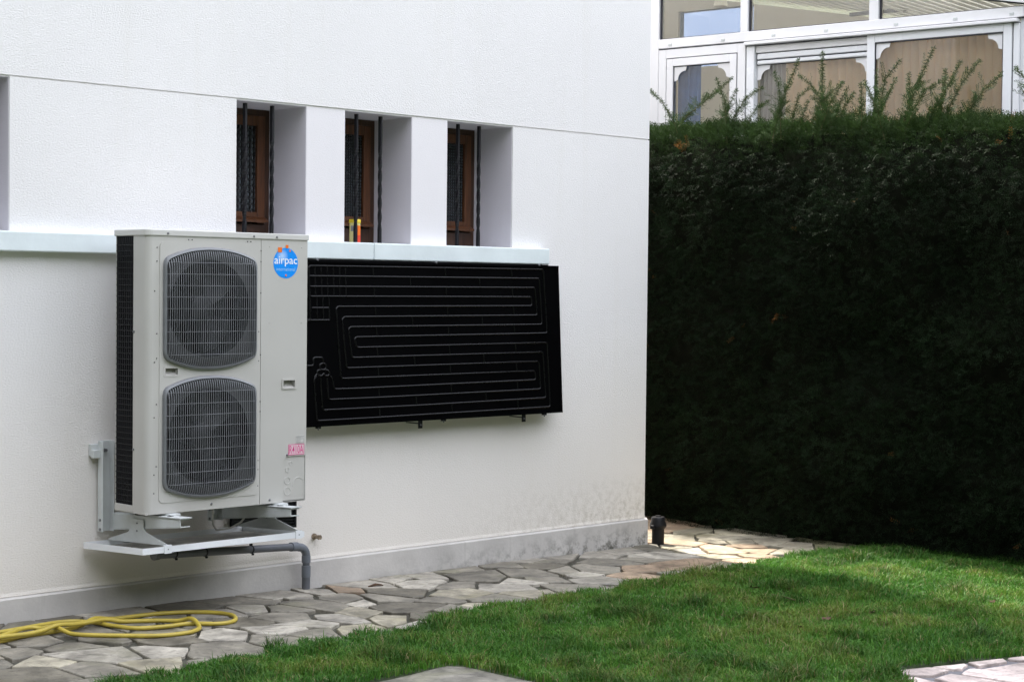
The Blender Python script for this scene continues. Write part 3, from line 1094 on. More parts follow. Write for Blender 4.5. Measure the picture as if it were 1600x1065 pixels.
# fans and grilles
def outline_span(x, cz, pts):
    """vertical chord of the outline at x"""
    zz = []
    for i in range(len(pts)):
        a, b = pts[i], pts[(i + 1) % len(pts)]
        if (a[0] - x) * (b[0] - x) <= 0 and abs(a[0] - b[0]) > 1e-9:
            zz.append(a[1] + (b[1] - a[1]) * (x - a[0]) / (b[0] - a[0]))
    return min(zz), max(zz)


for cz in FANS:
    outl = grille_outline(FCX, cz)
    # dark housing
    tubev, tubef = [], []
    ns = 48
    for k in range(ns):
        an = 2 * math.pi * k / ns
        for y, rr in ((UYF - 0.0, 0.236), (UYF + 0.05, 0.226), (UYF + 0.19, 0.226)):
            tubev.append((FCX + rr * math.cos(an), y, cz + rr * math.sin(an)))
    for k in range(ns):
        for j in (0, 1):
            a, b = k * 3 + j, ((k + 1) % ns) * 3 + j
            tubef.append((a, b, b + 1, a + 1))
    fb = MB().add(tubev, tubef)
    fb.add([(FCX + 0.226 * math.cos(2 * math.pi * k / ns), UYF + 0.19, cz + 0.226 * math.sin(2 * math.pi * k / ns)) for k in range(ns)], [tuple(range(ns))])
    fan_h = fb.build('fan', M['fan_dark'], pump, smooth=True)
    MB().lathe((FCX, UYF + 0.05, cz), [(0.0, 0.0), (0.04, 0.003), (0.062, 0.015), (0.062, 0.09)], 24, 'y').build('hub', M['fan_dark'], fan_h, smooth=True)
    for k in range(3):
        an0 = R(20 + 120 * k)
        bv, bf = [], []
        for i in range(7):
            for j in range(5):
                rr = 0.06 + (0.155) * j / 4
                an = an0 + R(78) * i / 6 + R(12) * j / 4
                bv.append((FCX + rr * math.cos(an), UYF + 0.058 + 0.07 * i / 6, cz + rr * math.sin(an)))
        for i in range(6):
            for j in range(4):
                bf.append((i * 5 + j, i * 5 + j + 1, i * 5 + j + 6, i * 5 + j + 5))
        nv = len(bv)
        bv += [(x, y + 0.004, z) for x, y, z in bv]
        bf += [tuple(nv + q for q in reversed(f)) for f in bf]
        MB().add(bv, bf).build('blade', M['fan_dark'], fan_h, smooth=True)
    # grey plate in the corners behind the wires
    link('shroud_plate', plate_with_holes(grille_outline(FCX, cz, FR_A + .004, FR_B + .004), [circle(FCX, cz, 0.236)], UYF - 0.0012, 0.0010), M['shroud'], fan_h)
    # rim
    rim = MB()
    op = [Vector((x, UYF - 0.010, z)) for x, z in outl]
    nO = len(op)
    rv, rfc = [], []
    ctr = Vector((FCX, 0, cz))
    for p in op:
        d = (p - ctr)
        d.y = 0
        d.normalize()
        for off, yy in ((0.008, UYF - 0.003), (0.006, UYF - 0.020), (-0.004, UYF - 0.026), (-0.008, UYF - 0.018), (-0.008, UYF - 0.003)):
            rv.append((p.x + d.x * off, yy, p.z + d.z * off))
    for i in range(nO):
        for j in range(4):
            a, b = i * 5 + j, ((i + 1) % nO) * 5 + j
            rfc.append((a, b, b + 1, a + 1))
    g = rim.add(rv, rfc).build('fan_grille', M['grille'], pump, smooth=True)
    nbar = 42
    for k in range(1, nbar):
        x = FCX - FR_A + 2 * FR_A * k / nbar
        lo, hi = outline_span(x, cz, outl)
        lo += 0.004
        hi -= 0.004
        yf = UYF - 0.036
        e = 0.045
        mb = MB()
        mb.tube([(x, UYF - 0.012, lo), (x, UYF - 0.027, lo + 0.010), (x, yf, lo + e), (x, yf - 0.003, cz), (x, yf, hi - e), (x, UYF - 0.027, hi - 0.010), (x, UYF - 0.012, hi)],
                [0.0030, 0.0026, 0.0017, 0.0017, 0.0017, 0.0026, 0.0030], 5, caps=False)
        mb.build('grille_bar', M['grille'], g, smooth=True)
    for k in range(9):
        z = cz - 0.22 + 0.44 * k / 8
        zz = [p for p in outl if abs(p[1] - z) < 0.02]
        hw = FR_A - 0.004 if abs(z - cz) < 0.20 else FR_A * 0.93
        mb = MB().tube([(FCX - hw, UYF - 0.020, z), (FCX - hw + 0.02, UYF - 0.035, z), (FCX, UYF - 0.0385, z), (FCX + hw - 0.02, UYF - 0.035, z), (FCX + hw, UYF - 0.020, z)], 0.0011, 5, caps=False)
        mb.build('grille_cross_wire', M['grille'], g, smooth=True)

# screws and holes on the front
def stud(x, z, r, mat, y=UYF, name='screw'):
    MB().lathe((x, y, z), [(r * 0.6, -0.004), (r, -0.002), (r, 0.003)], 8, 'y').build(name, M[mat], pump)


for x in (-4.00, -3.50, -3.36):
    stud(x + 0.0, UZ1 - 0.017, 0.0055, 'screw', UYF - 0.007)
for x, z in ((-3.74, 0.522), (-3.39, 0.515), (-3.283, 0.735)):
    stud(x, z, 0.0065, 'screw')
for z in (1.36, 0.80):
    MB().lathe((UX0, UYF + 0.108, z), [(0.006, -0.004), (0.006, 0.004)], 8, 'y').build('screw', M['screw'], pump)
for x in (-4.063, -3.459):
    for z in (1.755, 1.70, 1.55, 1.35, 1.24, 1.21, 1.02, 0.96, 0.72, 0.68, 0.60):
        stud(x + random.choice((-.006, .006)), z + random.uniform(-.01, .01), 0.0028, 'hole', UYF - 0.0004, 'screw_hole')
for x in (-3.88, -3.86, -3.535, -3.515):
    stud(x, 1.802, 0.0028, 'hole', UYF - 0.0004, 'screw_hole')
for x, z in ((-3.40, 1.78), (-3.20, 1.78), (-3.40, 1.40), (-3.20, 1.40)):
    stud(x, z, 0.0022, 'casing_lid', UYF - 0.0004, 'screw_hole')

# prints on the casing
def text_part(name, body, x, z, w, h, mat, y, parent, bold=0.0):
    cu = bpy.data.curves.new(name, 'FONT')
    cu.body = body
    cu.size = 1.0
    cu.offset = bold
    cu.extrude = 0.0
    to = bpy.data.objects.new(name, cu)
    col.objects.link(to)
    dg = bpy.context.evaluated_depsgraph_get()
    me = bpy.data.meshes.new_from_object(to.evaluated_get(dg))
    bpy.data.objects.remove(to)
    bpy.data.curves.remove(cu)
    co = np.zeros(len(me.vertices) * 3)
    me.vertices.foreach_get('co', co)
    co = co.reshape(-1, 3)
    mn, mxx = co.min(0), co.max(0)
    out = np.zeros_like(co)
    out[:, 0] = x + (co[:, 0] - mn[0]) / (mxx[0] - mn[0]) * w
    out[:, 2] = z + (co[:, 1] - mn[1]) / (mxx[1] - mn[1]) * h
    out[:, 1] = y
    me.vertices.foreach_set('co', out.ravel())
    me.update()
    return link(name, me, mat, parent)


LX, LZ, LR = -3.300, 1.700, 0.0765
yS = UYF - 0.0010
lg = MB().prism(circle(LX, LZ, LR, 48), yS, UYF - 0.0002, T=lambda a, b, c: (a, c, b)).build('logo_sticker', M['logo'], pump)
text_part('lettering', 'airpac', LX - 0.071, LZ - 0.017, 0.142, 0.050, M['p_white'], yS - 0.0005, lg, 0.006)
text_part('lettering', 'international', LX - 0.058, LZ - 0.0385, 0.116, 0.0165, M['p_pale'], yS - 0.0005, lg)
for x, z, s in ((-3.337, 1.766, 0.0125), (-3.293, 1.783, 0.0080), (-3.275, 1.762, 0.0048), (-3.299, 1.639, 0.0048)):
    MB().box(x - s, x + s, yS - 0.0011, yS - 0.0004, z - s, z + s).build('orange_square', M['p_orange'], lg)
rl = MB().box(-3.276, -3.176, yS, UYF - 0.0002, 0.733, 0.787).build('refrigerant_label', M['p_pinkpale'], pump)
bd = MB()
for q in ((-3.276, -3.176, 0.733, 0.7355), (-3.276, -3.176, 0.7845, 0.787), (-3.276, -3.2735, 0.7355, 0.7845), (-3.1785, -3.176, 0.7355, 0.7845)):
    bd.box(q[0], q[1], yS - 0.0006, yS - 0.0002, q[2], q[3])
bd.build('label_border', M['p_pink'], rl)
text_part('lettering', 'R410A', -3.270, 0.7395, 0.088, 0.041, M['p_pink'], yS - 0.0006, rl, 0.004)
sl_ = MB().box(-3.228, -3.176, yS, UYF - 0.0002, 0.7885, 0.830).build('data_label', M['casing_lid'], pump)
ln_ = MB()
for k, (z, w) in enumerate(((0.826, 1), (0.822, 1), (0.818, .6), (0.8125, 1), (0.806, .5), (0.802, .35), (0.797, .5), (0.792, 1))):
    ln_.box(-3.226, -3.226 + 0.048 * w, yS - 0.0005, yS - 0.0001, z - 0.0007, z + 0.0007)
ln_.box(-3.203, -3.202, yS - 0.0005, yS - 0.0001, 0.793, 0.812).box(-3.179, -3.178, yS - 0.0005, yS - 0.0001, 0.793, 0.812)
ln_.build('printed_lines', M['p_grey'], sl_)

# ================================================================== wall bracket carrying the unit
br = thing('wall_bracket', (-3.7, -0.03, 0.4), 'pale grey steel wall bracket with uprights and arms under the heat pump', 'bracket')


def channel(mb, x0, x1, y0, y1, z0, z1, t_=0.004, open_='y'):
    """U section running in z, open towards the viewer"""
    mb.box(x0, x1, y1 - t_, y1, z0, z1)
    mb.box(x0, x0 + t_, y0, y1 - t_, z0, z1)
    mb.box(x1 - t_, x1, y0, y1 - t_, z0, z1)


MB().box(-4.135, -3.22, -0.030, -0.004, 0.742, 0.803).build('rail', M['galv'], br, bevel=0.004)
MB().box(-4.137, -4.085, -0.058, -0.0305, 0.735, 0.775).build('rail_clamp', M['galv'], br, bevel=0.003)
for ux in (-4.098, -3.452):
    mb = MB()
    channel(mb, ux, ux + 0.068, -0.075, -0.031, 0.372, 0.818, 0.006)
    mb.build('upright', M['galv'], br, bevel=0.002, seg=1)
    MB().lathe((ux + 0.034, -0.042, 0.77), [(0.009, -0.01), (0.009, 0.008)], 6, 'y').build('bolt', M['screw'], br)
    for z in (0.43, 0.385):
        mb = MB()
        mb.tube([(ux - 0.004, -0.055, z), (ux + 0.001, -0.055, z)], 0.007, 8)
        mb.build('bolt', M['screw'], br)
    ax0 = ux + 0.064
    arm = MB()
    T = lambda a, b, c: (c, a, b)
    yE, t_ = -0.650, 0.005
    # deep at the wall, shallower at its end, rising a little outwards
    arm.prism([(-0.032, 0.380), (-0.032, 0.455), (yE, 0.482), (yE, 0.452)], ax0, ax0 + t_, T)
    arm.prism([(-0.032, 0.455), (-0.032, 0.460), (yE, 0.487), (yE, 0.482)], ax0, ax0 + 0.056, T)
    arm.prism([(-0.032, 0.375), (-0.032, 0.380), (yE, 0.452), (yE, 0.447)], ax0, ax0 + 0.056, T)
    arm.build('arm', M['galv'], br, bevel=0.0015, seg=1)
    for y in (-0.53, -0.25):
        z = 0.46 + (-0.032 - y) / 0.618 * 0.027
        MB().lathe((ax0 + 0.028, y, z), [(0.018, 0.0), (0.018, 0.006), (0.013, max(0.008, UZ0 - 0.014 - z - 0.001))], 12).build('rubber_mount', M['black_plastic'], br)
    # C profile on the arm's nose
    ct = MB()
    z0_ = 0.487
    ct.prism([(-0.36, 0.4775), (-0.36, 0.4805), (yE - 0.01, 0.494), (yE - 0.01, 0.490)], ax0 - 0.006, ax0 + 0.062, T)
    ct.build('slide_channel', M['galv'], br)

# ================================================================== condensate tray
tray = thing('condensate_tray', (-3.7, -0.3, 0.30), 'shallow white plastic drip tray hanging below the heat pump', 'drip tray')
TX0, TX1, TYF, TYB = -4.179, -3.232, -0.56, -0.036


def TZ(y, off):
    return 0.353 + (y - TYF) / (TYB - TYF) * (-0.026) + off


tr_ = MB()
w_ = 0.004
hgt = 0.030


def tq(x0, x1, y0, y1, o0, o1, mb):
    mb.add([(x, y, TZ(y, o)) for x in (x0, x1) for y in (y0, y1) for o in (o0, o1)],
           [(0, 1, 3, 2), (4, 6, 7, 5), (0, 4, 5, 1), (2, 3, 7, 6), (0, 2, 6, 4), (1, 5, 7, 3)])


tq(TX0, TX1, TYF, TYF + w_, -hgt, 0, tr_)
tq(TX0, TX1, TYB - w_, TYB, -hgt, 0, tr_)
tq(TX0, TX0 + w_, TYF + w_, TYB - w_, -hgt, 0, tr_)
tq(TX1 - w_, TX1, TYF + w_, TYB - w_, -hgt, 0, tr_)
tr_.build('tray_rim', M['tray'], tray)
fl = MB()
tq(TX0 + w_, TX1 - w_, TYF + w_, TYB - w_, -hgt, -hgt + 0.004, fl)
fl.build('tray_floor', M['tray_in'], tray)
for hx in (-4.042, -3.268):
    zt = 0.455
    T = lambda a, b, c: (c, a, b)
    pl_ = [(TYF + 0.004, TZ(TYF, 0.006)), (-0.375, 0.398), (-0.352, 0.415), (-0.352, zt), (-0.235, zt), (-0.235, 0.405), (-0.215, 0.385), (TYB - 0.004, TZ(TYB, 0.008)), (TYB - 0.004, TZ(TYB, 0.001)), (TYF + 0.004, TZ(TYF, 0.001))]
    hg = MB().prism(pl_, hx, hx + 0.004, T).build('hanger', M['galv'], tray)
    for y, z in ((-0.295, 0.435), (-0.295, 0.398)):
        MB().tube([(hx - 0.003, y, z), (hx + 0.001, y, z)], 0.004, 6).build('rivet', M['screw'], hg)
    cl = MB()
    tq(hx - 0.020, hx + 0.020, TYF - 0.004, TYF - 0.0005, -hgt - 0.004, 0.006, cl)
    tq(hx - 0.020, hx + 0.020, TYF - 0.0005, TYF + 0.010, 0.0015, 0.006, cl)
    c_ = cl.build('clip', M['tray'], tray)
    MB().lathe((hx, TYF - 0.004, TZ(TYF, -0.014)), [(0.003, -0.002), (0.003, 0.001)], 6, 'y').build('rivet', M['screw'], c_)

# cable from the unit to the tray
tag(MB().tube([(-3.60, -0.30, 0.50), (-3.60, -0.29, 0.44), (-3.575, -0.26, 0.385), (-3.53, -0.22, 0.352), (-3.48, -0.20, 0.345), (-3.43, -0.21, 0.352), (-3.39, -0.24, 0.38), (-3.37, -0.27, 0.43), (-3.37, -0.28, 0.50)], 0.005, 8).build('heating_cable', M['cable'], smooth=True),
    'thin white cable sagging from the heat pump into the drip tray', 'cable')

# ================================================================== drain pipe
dp = thing('drain_pipe', (-2.85, -0.09, ground_z(-2.85)), 'grey plastic drain pipe running from the drip tray down to the paving', 'pipe')
PA, PB = Vector((-3.96, -0.34, 0.278)), Vector((-2.95, -0.10, 0.196))
MB().tube([PA, PB], 0.0195, 18).build('pipe_run', M['pvc'], dp, smooth=True)
MB().tube([PA + Vector((-0.02, -.005, 0.0)), PA + Vector((0.01, 0.0025, 0.0))], 0.024, 18).build('end_cap', M['pvc'], dp, smooth=True)
d_ = (PB - PA).normalized()
MB().tube([PB - d_ * 0.02, PB + d_ * 0.03], 0.0245, 18).build('socket', M['pvc_light'], dp, smooth=True)
E0 = PB + d_ * 0.03
EX = Vector((-2.850, -0.085, 0))
el = [E0]
for k in range(9):
    an = R(90 * k / 8)
    el.append(Vector((EX.x - 0.055 + 0.055 * math.sin(an), -0.092 + 0.007 * k / 8, 0.133 + 0.055 * math.cos(an))))
MB().tube(el, 0.0225, 18).build('elbow', M['pvc_light'], dp, smooth=True)
MB().tube([(EX.x, EX.y, 0.137), (EX.x, EX.y, 0.100)], 0.0245, 18).build('socket', M['pvc_light'], dp, smooth=True)
MB().tube([(EX.x, EX.y, 0.100), (EX.x, EX.y, -0.06)], 0.0195, 18).build('pipe_drop', M['pvc'], dp, smooth=True)
MB().tube([(EX.x, EX.y, 0.084), (EX.x, EX.y, 0.022)], 0.0245, 18).build('socket', M['pvc_light'], dp, smooth=True)
MB().tube([(EX.x, EX.y, 0.022), (EX.x, EX.y, -0.058)], 0.0225, 18).build('socket', M['pvc'], dp, smooth=True)
for f in (0.12, 0.33, 0.67):
    c = PA.lerp(PB, f)
    ti = MB().tube([c - d_ * 0.004, c + d_ * 0.004], 0.0215, 18)
    ti.box(c.x - 0.006, c.x + 0.006, c.y - 0.006, c.y + 0.006, c.z + 0.018, c.z + 0.030)
    ti.box(c.x - 0.005, c.x + 0.005, c.y - 0.022, c.y - 0.012, c.z - 0.028, c.z - 0.018)
    ti.build('cable_tie', M['black_plastic'], dp)

# black vent grille low on the wall
vg = thing('vent_grille', (-3.09, -0.02, 0.30), 'black perforated vent grille on the wall behind the drip tray', 'vent')
MB().box(-3.29, -2.885, -0.016, -0.001, 0.300, 0.43).build('backing', M['vent'], vg)
MB().box(-3.298, -2.877, -0.034, -0.0165, 0.288, 0.302).box(-3.298, -2.877, -0.034, -0.0165, 0.428, 0.44).box(-3.298, -3.286, -0.034, -0.0165, 0.302, 0.428).box(-2.889, -2.877, -0.034, -0.0165, 0.302, 0.428).build('frame', M['black_plastic'], vg)
for k in range(7):
    MB().box(-3.285, -2.890, -0.030, -0.0165, 0.310 + k * 0.017, 0.317 + k * 0.017).build('slat', M['black_plastic'], vg)

# pipe stub in the wall
stb = thing('pipe_stub', (-2.733, 0.0, 0.22), 'short rusty pipe stub sticking out of the wall beside the drain pipe', 'pipe stub')
MB().lathe((-2.733, -0.001, 0.222), [(0.017, -0.008), (0.017, 0.0)], 12, 'y').build('collar', M['rust'], stb, smooth=True)
MB().lathe((-2.733, -0.009, 0.222), [(0.008, -0.045), (0.011, -0.04), (0.011, 0.0)], 12, 'y').build('pipe', M['rust'], stb, smooth=True)
MB().lathe((-2.733, -0.045, 0.222), [(0.014, -0.012), (0.015, -0.002), (0.012, 0.0)], 6, 'y').build('plug', M['rust'], stb)

# ================================================================== black thermodynamic panel
pan = thing('solar_panel', (-1.9, -0.1, 0.83), 'black flat solar absorber panel with raised winding channels mounted under the sill', 'solar panel')
PZ1, PZ0, PX0, PX1 = 1.726, 0.833, -2.975, -0.912


def PY(z, off=0.0):
    return -0.07 - 0.05 * (1.73 - z) / 0.898 - off


def pbox(mb, x0, x1, z0, z1, o0, o1):
    mb.add([(x, PY(z, o), z) for x in (x0, x1) for z in (z0, z1) for o in (o0, o1)],
           [(0, 1, 3, 2), (4, 6, 7, 5), (0, 4, 5, 1), (2, 3, 7, 6), (0, 2, 6, 4), (1, 5, 7, 3)])


mb = MB()
pbox(mb, PX0, PX1, PZ0, PZ1, -0.004, 0.0)
mb.build('absorber_sheet', M['black_panel'], pan)
mb = MB()
pbox(mb, PX0, PX1, PZ1 - 0.012, PZ1 + 0.001, 0.0005, 0.006)
mb.build('edge_fold', M['black_panel'], pan)
mb = MB()
pbox(mb, PX0, PX1, PZ0 - 0.001, PZ0 + 0.010, 0.0005, 0.006)
mb.build('edge_fold', M['black_panel'], pan)
mb = MB()
pbox(mb, PX1 - 0.004, PX1 + 0.002, PZ0 - 0.001, PZ1 + 0.001, -0.026, 0.003)
mb.build('edge_fold', M['black_panel'], pan)
mb = MB()
mb.box(PX0, PX1 - 0.07, -0.055, -0.004, PZ1 - 0.014, PZ1 + 0.006)
mb.build('top_rail', M['black_plastic'], pan)
for x in (-2.78, -1.92, -1.08):
    MB().lathe((x, -0.074, PZ1 + 0.003), [(0.005, -0.008), (0.007, -0.006), (0.007, 0.004)], 6, 'y').build('bolt', M['screw'], pan)
for x in (-2.062, -1.235):
    lgm = MB()
    lgm.box(x - 0.014, x + 0.014, PY(PZ0, -0.006), PY(PZ0, -0.012), PZ0 - 0.045, PZ0 + 0.05)
    lgm.box(x - 0.014, x + 0.014, PY(PZ0, -0.012), -0.002, PZ0 - 0.02, PZ0 - 0.016)
    lo_ = lgm.build('mounting_lug', M['black_plastic'], pan)
    MB().lathe((x, PY(PZ0, -0.006), PZ0 - 0.026), [(0.006, -0.005), (0.006, 0.001)], 6, 'y').build('bolt', M['screw'], lo_)
for x in (-2.79, -1.88, -1.055):
    c_ = MB().box(x - 0.016, x + 0.006, PY(PZ0, 0.002), PY(PZ0, -0.02), PZ0 - 0.012, PZ0 - 0.0015)
    c_ = c_.build('edge_clip', M['black_plastic'], pan)
    MB().lathe((x - 0.012, PY(PZ0, 0.0), PZ0 - 0.020), [(0.004, 0.0), (0.004, 0.012)], 6).build('bolt', M['screw'], c_)
CH = {
 'A': [(-2.90, 1.405), (-2.839, 1.404), (-2.835, 1.412), (-2.837, 1.688), (-2.829, 1.696), (-1.042, 1.704), (-1.025, 1.317), (-2.372, 1.311), (-2.521, 1.31), (-2.534, 1.299), (-2.521, 1.253), (-1.027, 1.26), (-1.016, 0.87), (-2.372, 0.864), (-2.81, 0.864), (-2.822, 1.089), (-2.804, 1.103)],
 'B': [(-2.833, 1.641), (-1.078, 1.648), (-1.067, 1.37), (-2.56, 1.366), (-2.574, 1.354), (-2.557, 1.198), (-1.066, 1.203), (-1.052, 0.926), (-2.1, 0.919), (-2.769, 0.92), (-2.778, 1.097)],
 'C': [(-2.832, 1.585), (-1.118, 1.592), (-1.106, 1.426), (-2.601, 1.421), (-2.617, 1.408), (-2.596, 1.142), (-1.101, 1.148), (-1.094, 0.98), (-2.368, 0.974), (-2.727, 0.975), (-2.733, 1.096)],
 'D': [(-2.831, 1.532), (-1.151, 1.536), (-1.149, 1.482), (-2.645, 1.477), (-2.657, 1.465), (-2.637, 1.086), (-1.139, 1.091), (-1.134, 1.037), (-2.491, 1.029), (-2.687, 1.03), (-2.697, 1.09), (-2.715, 1.105)],
 'E': [(-2.825, 1.47), (-2.71, 1.47)], 'F': [(-2.839, 1.404), (-2.708, 1.404)],
 'G': [(-2.90, 1.16), (-2.83, 1.16), (-2.823, 1.169), (-2.824, 1.197), (-2.812, 1.204), (-2.767, 1.203), (-2.757, 1.192), (-2.756, 1.172)],
 'H': [(-2.756, 1.172), (-2.776, 1.168), (-2.783, 1.155), (-2.774, 1.137), (-2.746, 1.136), (-2.736, 1.151), (-2.742, 1.166), (-2.756, 1.172)],
 'I': [(-2.774, 1.137), (-2.793, 1.135), (-2.801, 1.124), (-2.792, 1.105), (-2.766, 1.104), (-2.756, 1.119), (-2.747, 1.104), (-2.723, 1.103), (-2.714, 1.119), (-2.726, 1.133), (-2.746, 1.136)],
 'J': [(-2.801, 1.115), (-2.818, 1.098)]}
TICKS = [((-2.39, 1.698), (-2.387, 1.64)), ((-1.849, 1.7), (-1.846, 1.644)), ((-1.317, 1.703), (-1.313, 1.648)), ((-2.118, 1.642), (-2.115, 1.589)), ((-1.58, 1.645), (-1.576, 1.591)), ((-2.386, 1.587), (-2.383, 1.533)), ((-1.847, 1.589), (-1.844, 1.534)), ((-1.312, 1.592), (-1.309, 1.536)), ((-2.379, 1.477), (-2.376, 1.423)), ((-1.839, 1.478), (-1.836, 1.422)), ((-1.305, 1.481), (-1.302, 1.424)), ((-2.11, 1.422), (-2.107, 1.367)), ((-1.567, 1.423), (-1.564, 1.367)), ((-2.376, 1.367), (-2.372, 1.311)), ((-1.836, 1.366), (-1.833, 1.311)), ((-1.304, 1.367), (-1.3, 1.312)), ((-2.375, 1.253), (-2.371, 1.199)), ((-1.832, 1.252), (-1.829, 1.198)), ((-1.298, 1.255), (-1.294, 1.201)), ((-2.103, 1.199), (-2.1, 1.142)), ((-1.562, 1.199), (-1.558, 1.144)), ((-2.371, 1.142), (-2.368, 1.086)), ((-1.831, 1.142), (-1.828, 1.088)), ((-1.295, 1.146), (-1.292, 1.091)), ((-2.37, 1.03), (-2.367, 0.974)), ((-1.827, 1.031), (-1.824, 0.973)), ((-1.292, 1.036), (-1.289, 0.978)), ((-2.098, 0.974), (-2.095, 0.919)), ((-1.553, 0.976), (-1.55, 0.921)), ((-2.37, 0.917), (-2.367, 0.862)), ((-1.826, 0.921), (-1.823, 0.863)), ((-1.292, 0.924), (-1.289, 0.867)), ((-2.796, 1.693), (-2.796, 1.533)), ((-2.754, 1.694), (-2.755, 1.533)), ((-2.712, 1.695), (-2.713, 1.533)), ((-2.67, 1.695), (-2.671, 1.533)), ((-2.627, 1.696), (-2.628, 1.534)), ((-2.585, 1.697), (-2.586, 1.534)), ((-2.789, 1.532), (-2.789, 1.404)), ((-2.748, 1.532), (-2.747, 1.404)), ((-2.706, 1.532), (-2.705, 1.404))]


def ridge(pts, hw, ht):
    """flat-backed half-round ridge pressed out of the sheet along a polyline (x, z)"""
    # soften the bends
    sm = [pts[0]]
    for i in range(1, len(pts) - 1):
        p, q, s = Vector(pts[i - 1]), Vector(pts[i]), Vector(pts[i + 1])
        r_ = min(0.014, (p - q).length * 0.4, (s - q).length * 0.4)
        a, b = q + (p - q).normalized() * r_, q + (s - q).normalized() * r_
        sm += [tuple(a), tuple((a + b + q * 2) / 4), tuple(b)]
    sm.append(pts[-1])
    mb = MB()
    vs_, fs_ = [], []
    sec = [(-hw, 0.0), (-hw * 0.75, ht * 0.6), (-hw * 0.3, ht * 0.95), (hw * 0.3, ht * 0.95), (hw * 0.75, ht * 0.6), (hw, 0.0)]
    n = len(sm)
    for i in range(n):
        a, b = Vector(sm[max(0, i - 1)]), Vector(sm[min(n - 1, i + 1)])
        d = (b - a).normalized()
        nr = Vector((-d.y, d.x))
        for s, h in sec:
            x, z = sm[i][0] + nr.x * s, sm[i][1] + nr.y * s
            vs_.append((x, PY(z, h + 0.0003), z))
    k = len(sec)
    for i in range(n - 1):
        for j in range(k - 1):
            fs_.append((i * k + j, i * k + j + 1, (i + 1) * k + j + 1, (i + 1) * k + j))
    fs_ += [tuple(range(k))[::-1], tuple((n - 1) * k + j for j in range(k))]
    return mb.add(vs_, fs_)


for key, pts in CH.items():
    ridge(pts, 0.0055, 0.005).build('channel', M['black_tube'], pan, smooth=True)
for a, b in TICKS:
    ridge([a, b], 0.0045, 0.004).build('cross_channel', M['black_tube'], pan, smooth=True)

# ================================================================== small things
tb = thing('tablet_tube', (-2.383, 0.095, SILL_T), 'yellow tube with red and orange label standing on the sill behind a window bar', 'tube')
MB().lathe((-2.383, 0.095, SILL_T + 0.001), [(0.030, 0.0), (0.031, 0.002), (0.031, 0.112)], 24).build('tube_body', M['p_paper'], tb, smooth=True)
MB().lathe((-2.383, 0.095, SILL_T + 0.113), [(0.034, 0.0), (0.034, 0.016), (0.031, 0.020)], 24).build('cap', M['yellow'], tb, smooth=True)


def wrap(z0, z1, a0, a1, mat, name='label_print'):
    vs_, fs_ = [], []
    n = 8
    for k in range(n + 1):
        an = R(a0 + (a1 - a0) * k / n)
        for z in (z0, z1):
            for rr in (0.0313, 0.0318):
                vs_.append((-2.383 + rr * math.cos(an), 0.095 + rr * math.sin(an), SILL_T + z))
    for k in range(n):
        a = k * 4
        fs_ += [(a + 1, a + 5, a + 7, a + 3), (a, a + 2, a + 6, a + 4), (a + 2, a + 3, a + 7, a + 6), (a, a + 4, a + 5, a + 1)]
    fs_ += [(0, 1, 3, 2), (n * 4, n * 4 + 2, n * 4 + 3, n * 4 + 1)]
    MB().add(vs_, fs_).build(name, M[mat], tb)


wrap(0.004, 0.045, -110, -10, 'p_red')
wrap(0.0455, 0.098, -110, -10, 'p_orange')
wrap(0.066, 0.097, -175, -135, 'p_grey')

# garden hose
H1 = [(-4.98, -0.30), (-4.811, -0.276), (-4.746, -0.265), (-4.518, -0.22), (-4.376, -0.211), (-4.29, -0.3), (-4.264, -0.434), (-4.214, -0.56), (-4.09, -0.605), (-3.952, -0.615), (-3.859, -0.695), (-3.783, -0.701), (-3.715, -0.651), (-3.665, -0.551), (-3.687, -0.448), (-3.769, -0.362), (-3.912, -0.3), (-4.073, -0.286), (-4.247, -0.3), (-4.415, -0.367), (-4.571, -0.404), (-4.711, -0.418), (-4.851, -0.459), (-5.0, -0.475)]
H2 = [(-4.869, -0.384), (-4.8, -0.365), (-4.631, -0.293), (-4.56, -0.33), (-4.528, -0.47), (-4.485, -0.555), (-4.369, -0.672), (-4.229, -0.784), (-4.112, -0.802), (-4.026, -0.773), (-3.966, -0.71), (-3.938, -0.578), (-3.984, -0.494), (-4.08, -0.419), (-4.202, -0.369), (-4.352, -0.385), (-4.529, -0.419), (-4.702, -0.456), (-4.862, -0.48), (-4.98, -0.50)]


def catmull(pts, per=6):
    out = []
    P_ = [Vector((*p, 0)) for p in pts]
    for i in range(len(P_) - 1):
        p0, p1, p2, p3 = P_[max(i - 1, 0)], P_[i], P_[i + 1], P_[min(i + 2, len(P_) - 1)]
        for k in range(per):
            t_ = k / per
            out.append(0.5 * ((2 * p1) + (p2 - p0) * t_ + (2 * p0 - 5 * p1 + 4 * p2 - p3) * t_ ** 2 + (3 * p1 - p0 - 3 * p2 + p3) * t_ ** 3))
    out.append(P_[-1])
    return out


